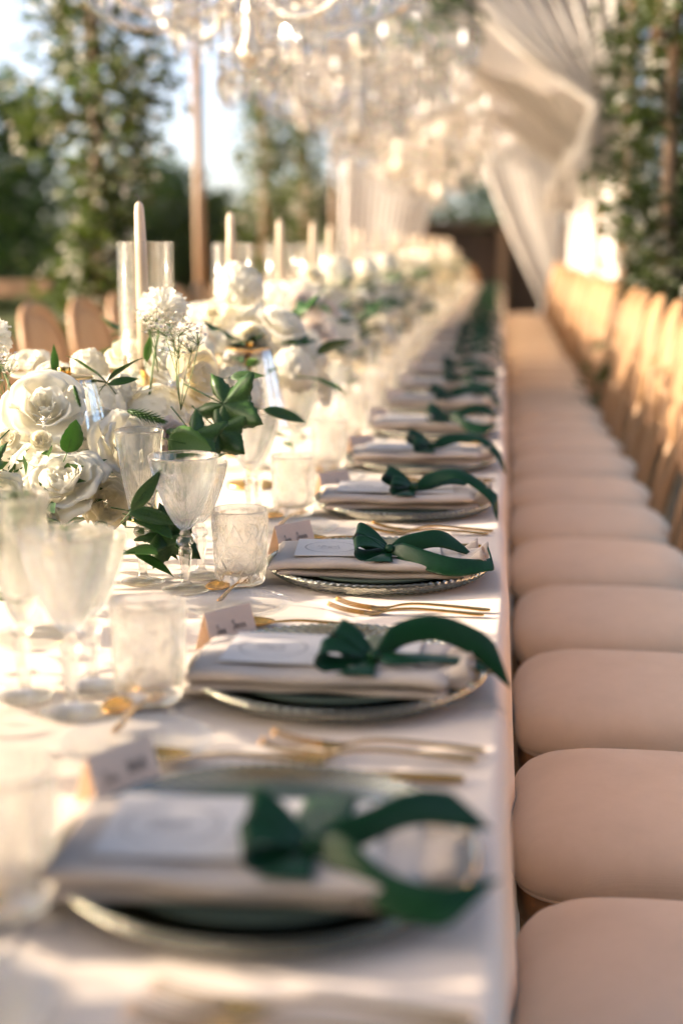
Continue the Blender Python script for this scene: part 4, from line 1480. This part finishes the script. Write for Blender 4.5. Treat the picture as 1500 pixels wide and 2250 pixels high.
def chandelier(idx, x, y, z0, R, dens):
    wh = ['hanging closest to the viewer', 'second from the front', 'third from the front', 'fourth from the front', 'farthest down the table'][idx]
    t = thing('chandelier', 'large tiered crystal chandelier above the table, %s' % wh, 'chandelier', (x, y, z0), 0.3 * idx, 'crystal chandeliers in a row above the table')
    obj('column', mesh('column', *lathe([(0, 0.05), (0.02, 0.05), (0.035, 0.09), (0.014, 0.15), (0.014, 0.5), (0.03, 0.56), (0.012, 0.62), (0.012, 0.95), (0.004, 1.0), (0.004, 2.98 - z0), (0, 2.98 - z0)], 20), 'champagne'), t)
    tiers = [(0.16, 0.10), (0.40, 0.26), (0.78, 0.40), (1.0, 0.60), (0.55, 0.80)]
    for i, (q, zz) in enumerate(tiers):
        rad = R * q
        P = [(rad * math.cos(s), rad * math.sin(s), zz) for s in np.linspace(0, 2 * PI, 49)]
        ro = obj('hoop', mesh('hoop', *tube(P, 0.005, 6), 'champagne'), t)
        n = int(2 * PI * rad / dens)
        for k_ in range(n):
            a_ = 2 * PI * (k_ + 0.5 * (i % 2)) / n
            obj('crystal_drop', DROP, ro, (rad * math.cos(a_), rad * math.sin(a_), zz - 0.006), (0, 0, a_), 1.0 + 0.25 * ((k_ * 7 + i) % 3))
        m_ = max(4, int(2 * PI * rad / 0.26))
        for k_ in range(m_):
            a_ = 2 * PI * k_ / m_
            o = obj('bead_chain', SWAG, ro, (rad * math.cos(a_), rad * math.sin(a_), zz), (0, 0, a_ + PI / 2 + PI / m_), (2 * rad * math.sin(PI / m_) / 0.22, 1, 1))
    na = 8
    for k_ in range(na):
        a_ = 2 * PI * k_ / na
        ca, sa = math.cos(a_), math.sin(a_)
        P = smooth_path([(0.02 * ca, 0.02 * sa, 0.30), (R * 0.4 * ca, R * 0.4 * sa, 0.17), (R * 0.82 * ca, R * 0.82 * sa, 0.22), (R * 1.02 * ca, R * 1.02 * sa, 0.42)], 18)
        am = obj('arm', mesh('arm', *tube(P, 0.010, 8), 'chand'), t)
        obj('bulb', mesh('bulb', *lathe([(0, 0), (0.008, 0.0), (0.011, 0.02), (0.007, 0.045), (0, 0.058)], 12), 'bulb' if (idx, k_) in ((1, 5), (2, 6)) else 'bulb_soft'), am, (R * 1.02 * ca, R * 1.02 * sa, 0.475))
        obj('candle_cup', mesh('candle_cup', *lathe([(0, 0.42), (0.03, 0.425), (0.034, 0.435), (0.012, 0.437), (0.011, 0.475), (0, 0.475)], 16), 'chand'), am, (R * 1.02 * ca, R * 1.02 * sa, 0))
    return t


chandelier(0, -0.80, 4.5, 1.73, 0.58, 0.042)
chandelier(1, -0.73, 7.1, 1.68, 0.58, 0.050)
chandelier(2, -0.72, 9.7, 1.66, 0.58, 0.070)
chandelier(3, -0.70, 12.3, 1.64, 0.58, 0.090)
chandelier(4, -0.70, 14.9, 1.64, 0.58, 0.110)

# ================================================================== PERGOLA, DRAPES
YP = [4.6, 7.0, 9.4, 12.0, 14.5, 17.0]
XL, XR = -2.02, 0.78
PH = 2.95
SIDE = {XL: 'left', XR: 'right'}


def vine(seed, h, rad, n, leafsize, off=(0, 0), z0=0.3, gap=0):
    r_ = np.random.default_rng(seed)
    lv = np.array([(0, 0, 0), (0.45, 0.26, 0.05), (1, 0, -0.1), (0.45, -0.26, 0.05)])
    A, B = MB(), MB()
    # clumps strung around the post
    ncl = int(n / 22)
    for c_ in range(ncl):
        z = z0 + (h - z0) * r_.uniform()
        a_ = r_.uniform(0, 2 * PI)
        if gap and z < gap and abs((a_ % (2 * PI)) - 1.5 * PI) < 0.75:
            continue
        rr_ = rad * r_.uniform(0.15, 1.0) * (1.12 - 0.22 * z / h) * (0.75 + 0.35 * math.sin(z * 3.1 + seed) + 0.25 * math.sin(z * 7 + seed * 2))
        cx, cyy = rr_ * math.cos(a_) + off[0], rr_ * math.sin(a_) + off[1]
        for i in range(22):
            p = Vector((cx + r_.normal() * 0.06, cyy + r_.normal() * 0.06, z + r_.normal() * 0.08))
            d = Vector((math.cos(a_) + r_.normal() * .7, math.sin(a_) + r_.normal() * .7, r_.normal() * 0.6))
            Rm = Matrix.Translation(p) @ d.to_track_quat('X', 'Z').to_matrix().to_4x4() @ Matrix.Rotation(r_.uniform(-1.2, 1.2), 4, 'X')
            if r_.uniform() < 0.16:
                B.add(lv * leafsize * 0.55, [(0, 1, 2), (0, 2, 3)], Rm)
                B.add(rotz(lv, 1.6) * leafsize * 0.55, [(0, 1, 2), (0, 2, 3)], Rm)
            else:
                A.add(lv * leafsize * r_.uniform(0.6, 1.2), [(0, 1, 2), (0, 2, 3)], Rm)
    return A, B


post_me = mesh('pole', *lathe([(0, 0.03), (0.038, 0.03), (0.036, 1.5), (0.034, PH), (0, PH)], 16), 'beam')
VN = {(XL, 1): (0.38, 6000), (XL, 3): (0.30, 3800), (XR, 1): (0.38, 6200), (XL, 4): (0.26, 2200), (XR, 2): (0.16, 900), (XL, 0): None}
for (x, s) in ((XL, 'left'), (XR, 'right')):
    for i, y in enumerate(YP):
        if i == 0:
            continue
        vn = VN.get((x, i))
        lb = ('wooden pergola post wrapped in leafy white flowering vine, %s side, %s from the front' if vn else 'bare round wooden pergola post on the %s side, %s from the front') % (s, ORD[i])
        t = thing('pergola_post', lb, 'post', (x, y, 0), 0, 'pergola posts')
        obj('pole', post_me, t)
        if vn:
            A, B = vine(int(i * 7 + (x > 0)), PH, vn[0], vn[1], 0.085, (0.02, 0.0), gap=1.95 if x > 0 else 0)
            o = obj('vine', A.mesh('vine', 'leaf_olive', False), t)
            o = obj('blossoms', B.mesh('blossoms', 'blossom', False), t)
beam_x = mesh('crossbeam', *tube([(XL - 0.25, 0, 0), (-0.6, 0, 0.0), (XR + 0.25, 0, 0)], 0.045, 12), 'beam')
for i, y in enumerate(YP):
    if i == 0:
        continue
    thing('crossbeam', 'round wooden beam across the pergola, %s from the front' % ORD[i], 'beam', (0, y, PH + 0.04), 0, 'pergola cross beams', beam_x)
for x, s in ((XL, 'left'), (XR, 'right')):
    thing('side_beam', 'long round wooden beam along the %s top of the pergola' % s, 'beam', (x, 0, PH + 0.125), 0, 'pergola side beams', mesh('side_beam', *tube([(0, YP[1] - 0.3, 0), (0, 12, 0), (0, 17.3, 0)], 0.042, 12), 'beam'))
br = mesh('brace', *tube([(0, -1.35, 0.95), (0, -0.6, 0.40), (0, 0.02, -0.06)], 0.042, 12), 'beam')
thing('diagonal_brace', 'slanting orange wooden brace above the right vine post', 'beam', (XR - 0.075, 7.3, 2.02), 0, None, br)
# greenery hung on the beam above the second chandelier
A, B = vine(91, 0.45, 0.34, 900, 0.09, (0, 0), 0.0)
t = thing('hanging_greenery', 'dark green foliage bunch hanging from the beam above the chandeliers', 'foliage', (-0.52, 8.2, 2.40), 0)
obj('leaves', A.mesh('leaves', 'leaf', False), t)
obj('blossoms', B.mesh('blossoms', 'blossom', False), t)
obj('hanging_cord', mesh('hanging_cord', *tube([(0, 0, 0.2), (0, 0, 0.4), (0, 0, 0.62)], 0.004, 6), 'beam'), t)


def ceiling_swag(y0, y1, x0, x1, sag, seed):
    r_ = np.random.default_rng(seed)
    nx, ny = 70, 26
    ph = r_.uniform(0, 6, 4)
    v = []
    for j in range(ny):
        t = j / (ny - 1)
        for i in range(nx):
            s = i / (nx - 1)
            x = x0 + (x1 - x0) * s
            hang = sag * (1 - (2 * t - 1) ** 2) * (0.8 + 0.2 * math.sin(s * 3 + ph[0]))
            fold = 0.075 * math.sin(s * 13 + ph[1] + 1.2 * math.sin(t * 3)) + 0.02 * math.sin(s * 41 + 3 * t) * (0.4 + 0.6 * math.sin(PI * t))
            v.append((x, y0 + (y1 - y0) * t + 0.02 * math.sin(s * 20 + ph[2]), PH - 0.012 - hang + fold))
    return mesh('swag', *thick(v, grid_faces(nx, ny), 0.003), 'drape')


for i in range(2, len(YP) - 1):
    t = thing('ceiling_drape', 'white fabric swag sagging between the pergola beams, %s from the front' % ORD[i - 1], 'drape', (0, 0, 0), 0, 'white ceiling drapes',
              ceiling_swag(YP[i] + 0.02, YP[i + 1] - 0.02, -1.88, XR - 0.08, (0.62, 0.70, 0.62, 0.5)[i - 2] + 0.02, 5 + i))


def curtain(p0, p1, ztop, zbot, tie=None, folds=14, amp=0.05, seed=0):
    """a pleated curtain from p0 to p1 (x, y); tie = (height, fraction towards p1) gathers it there"""
    r_ = np.random.default_rng(seed)
    n, m_ = folds * 9, 36
    ph = r_.uniform(0, 6, 3)
    d = np.array(p1) - np.array(p0)
    L = np.linalg.norm(d)
    d = d / L
    nn = np.array([-d[1], d[0]])
    v = []
    for j in range(m_):
        z = ztop + (zbot - ztop) * j / (m_ - 1)
        if tie:
            zt, side, width = tie
            if z > zt:
                q = ((ztop - z) / (ztop - zt)) ** 1.25
            else:
                q = 1 - 0.35 * min(1, (zt - z) / 0.9)
            lo = side * q * (1 - width)
        for i in range(n):
            s = i / (n - 1)
            if tie:
                span = 1 - q * (1 - width)
                ss = lo + s * span
            else:
                ss = s
            am = amp * (0.8 + 0.2 * math.sin(s * 9 + ph[0]))
            off = am * math.sin(s * folds * 2 * PI + ph[1] + 0.5 * math.sin(z * 2 + s * 5)) + 0.03 * math.sin(s * 7 + z + ph[2])
            xy = np.array(p0) + d * (ss * L) + nn * off
            v.append((xy[0], xy[1], z))
    return mesh('curtain', *thick(v, grid_faces(n, m_), 0.003), 'drape')


def curtain_thing(label, p0, p1, **kw):
    return thing('curtain', label, 'curtain', (0, 0, 0), 0, 'white pergola curtains', curtain(p0, p1, PH - 0.02, 0.06, **kw))


curtain_thing('white pleated curtain closing the right side of the pergola behind the chairs', (XR + 0.02, 9.5), (XR + 0.02, 16.8), folds=26, amp=0.05, seed=1)
curtain_thing('white end curtain tied back towards the right post at the far entrance', (-0.50, 16.9), (XR - 0.1, 16.9), tie=(0.55, 1.0, 0.18), folds=12, amp=0.05, seed=2)
curtain_thing('white end curtain tied back towards the left post at the far entrance', (XL + 0.1, 16.9), (-0.60, 16.9), tie=(0.55, 0.0, 0.55), folds=14, amp=0.05, seed=3)
for i_, (y_, x_, zt) in enumerate(((9.52, -0.42, 2.12), (12.1, -0.60, 2.05), (14.6, -0.60, 2.0))):
    thing('tied_drape', 'white drape gathered to the right post under the %s roof swag' % ORD[i_ + 1], 'drape', (0, 0, 0), 0, 'tied white drapes on the right posts',
          curtain((x_, y_), (XR - 0.05, y_ - 0.08), PH - 0.03, zt - 0.45, tie=(zt, 1.0, 0.16), folds=9, amp=0.06, seed=20 + i_))
# ================================================================== BACKGROUND
def tree_meshes(seed, h, rad, n, mat, leaf=0.22, trunk_r=0.14, conic=0.0):
    r_ = np.random.default_rng(seed)
    tr = MB()
    tr.add(*tube(smooth_path([(0, 0, -0.05), (0.05, 0.02, h * 0.3), (-0.03, 0.05, h * 0.6), (0.02, 0, h * 0.9)], 14), np.linspace(trunk_r, 0.02, 14), 9))
    lv = np.array([(0, 0, 0), (0.45, 0.28, 0.05), (1, 0, -0.1), (0.45, -0.28, 0.05)])
    b = MB()
    ncl = n // 30
    for c_ in range(ncl):
        zz = r_.uniform(0.12, 1.0)
        a_ = r_.uniform(0, 2 * PI)
        pr = rad * (math.sin(PI * min(1, zz * 0.85 + 0.12)) ** 0.5 * (1 - conic) + conic * (1.05 - zz)) * math.sqrt(r_.uniform(0.15, 1.0))
        c3 = np.array([pr * math.cos(a_), pr * math.sin(a_), zz * h])
        if c_ % 6 == 0:
            tr.add(*tube([(0, 0, zz * h * 0.75), c3 * np.array([.5, .5, 1]) - (0, 0, 0.1), c3], np.array([0.035, 0.02, 0.008]), 5))
        for i in range(30):
            p = Vector(c3 + r_.normal(size=3) * np.array([0.30, 0.30, 0.22]) * rad * 0.35)
            d = Vector(r_.normal(size=3))
            Rm = Matrix.Translation(p) @ d.to_track_quat('X', 'Z').to_matrix().to_4x4()
            b.add(lv * leaf * r_.uniform(0.6, 1.2), [(0, 1, 2), (0, 2, 3)], Rm)
    return tr.mesh('trunk', 'bark'), b.mesh('crown', mat, False)


T1 = tree_meshes(1, 3.1, 1.7, 5400, 'leaf_dark', 0.20)
T2 = tree_meshes(2, 4.6, 1.9, 6000, 'leaf_dark', 0.22)
T3 = tree_meshes(3, 2.3, 1.5, 4200, 'leaf_olive', 0.18)
trees = [
    (T1, -7.7, 20.0, 1.12, 'rounded dark green tree at the left edge beyond the vine post'), (T1, -6.0, 23.5, 0.85, 'low dark tree behind the left vine post'), (T3, -4.6, 21.5, 0.85, 'low olive green shrub tree beyond the second left post'),
    (T1, -10.4, 25, 1.05, 'dark green tree off beyond the left lawn'), (T3, -3.3, 23.5, 0.95, 'olive green bush tree left of the far entrance'),
    (T2, 2.6, 10.2, 0.95, 'tall dark tree behind the right vine post'), (T2, 3.6, 13.5, 1.1, 'tall dark tree behind the right curtain'), (T2, 2.45, 7.6, 0.80, 'leafy dark tree at the right edge beside the chairs'),
    (T2, -4.2, -6.0, 1.3, 'unseen tree added behind the viewer to block sky light, left of the table end'), (T2, -0.8, -7.2, 1.4, 'unseen tree added behind the viewer to block sky light, in line with the table'), (T2, 2.6, -5.2, 1.3, 'unseen tree added behind the viewer to block sky light, right of the table end'),  # unseen trees behind the camera, added to cut fill light from there
    (T2, 1.2, 24, 0.9, 'dark tree straight behind the far entrance'), (T2, -1.4, 25, 0.8, 'dark tree standing left behind the far entrance'), (T1, -7.2, 17.0, 0.62, 'low dark green bush tree in front of the left trees'),
]
for i, (T, x, y, s, l) in enumerate(trees):
    t = thing('tree', l, 'tree', (x, y, 0), i * 1.3, 'garden trees')
    t.scale = (s, s, s)
    obj('trunk', T[0], t)
    obj('crown', T[1], t)
A, B = MB(), MB()
hd = np.random.default_rng(5)
lv = np.array([(0, 0, 0), (0.45, 0.28, 0.05), (1, 0, -0.1), (0.45, -0.28, 0.05)])
for i in range(9000):
    p = Vector((hd.uniform(-16, -2.6), 26.5 + hd.normal() * 0.7, 1.75 * hd.uniform() ** 0.7 + 0.12 * math.sin(i)))
    A.add(lv * hd.uniform(0.14, 0.26), [(0, 1, 2), (0, 2, 3)], Matrix.Translation(p) @ Vector(hd.normal(size=3)).to_track_quat('X', 'Z').to_matrix().to_4x4())
hg_ = thing('hedge', 'long dark hedge across the garden behind the left trees', 'hedge', (0, 0, 0), 0, None, A.mesh('hedge', 'leaf_dark', False))

# low wooden fence on the left and the timber hut behind the far entrance
fe = thing('wooden_fence', 'low brown wooden rail fence at the left behind the flowers', 'fence', (-2.9, 9.2, 0))
for zz in (0.95, 0.55):
    obj('rail', mesh('rail', *box(-4.2, -0.1, -0.025, 0.025, zz - 0.055, zz + 0.055), 'beam', False), fe)
for xx in (-4.0, -2.5, -1.0):
    obj('fence_post', mesh('fence_post', *box(xx - 0.045, xx + 0.045, 0.027, 0.115, 0.0, 1.06), 'beam', False), fe)
fm = filler(71, 0.7, 0.25, 0.45, 500, 'leaf')
for (x, y, nm) in ((-3.55, 8.75, 'white flowering bush in front of the wooden fence beside the post'), (-5.0, 8.8, 'white flowering bush farther along the wooden fence at the left')):
    t = thing('flowering_bush', nm, 'bush', (x, y, 0.0), 0, 'white flowering bushes')
    obj('stem', mesh('stem', *tube([(0, 0, 0), (0.02, 0, 0.3), (0, 0.02, 0.6)], 0.02, 6), 'bark'), t)
    obj('foliage', fm, t, (0, 0, 0.5))
    for i in range(10):
        rr = random.Random(i + int(x * 10))
        add_bloom(t, 'stock', (rr.uniform(-0.5, 0.5), rr.uniform(-0.3, 0.1), 0.62 + rr.uniform(0.05, 0.42)), 0.13, (0, -0.7, 0.6), i)
hut = thing('timber_hut', 'dark brown timber hut seen through the far entrance', 'hut', (-0.2, 20.5, 0))
for i in range(26):
    obj('board', mesh('board', *box(-0.078, 0.078, 0, 0.03, 0, 1.45 + 0.02 * math.sin(i * 3)), 'hut', False) if i == 0 else bpy.data.meshes['board.001'] if 'board.001' in bpy.data.meshes else None, hut, (-2.0 + i * 0.16, 0.012 * (i % 2), 0))
obj('wall', mesh('wall', *box(-2.05, 2.1, 0.05, 1.6, 0, 1.42), 'hut', False), hut)
for px_ in (-0.9, 0.2, 1.0):
    obj('post', mesh('post', *box(px_ - 0.06, px_ + 0.06, -0.22, -0.10, 0, 1.475), 'beam', False), hut)
obj('roof', mesh('roof', *box(-2.3, 2.35, -0.25, 1.9, 1.48, 1.56), 'hut', False), hut)
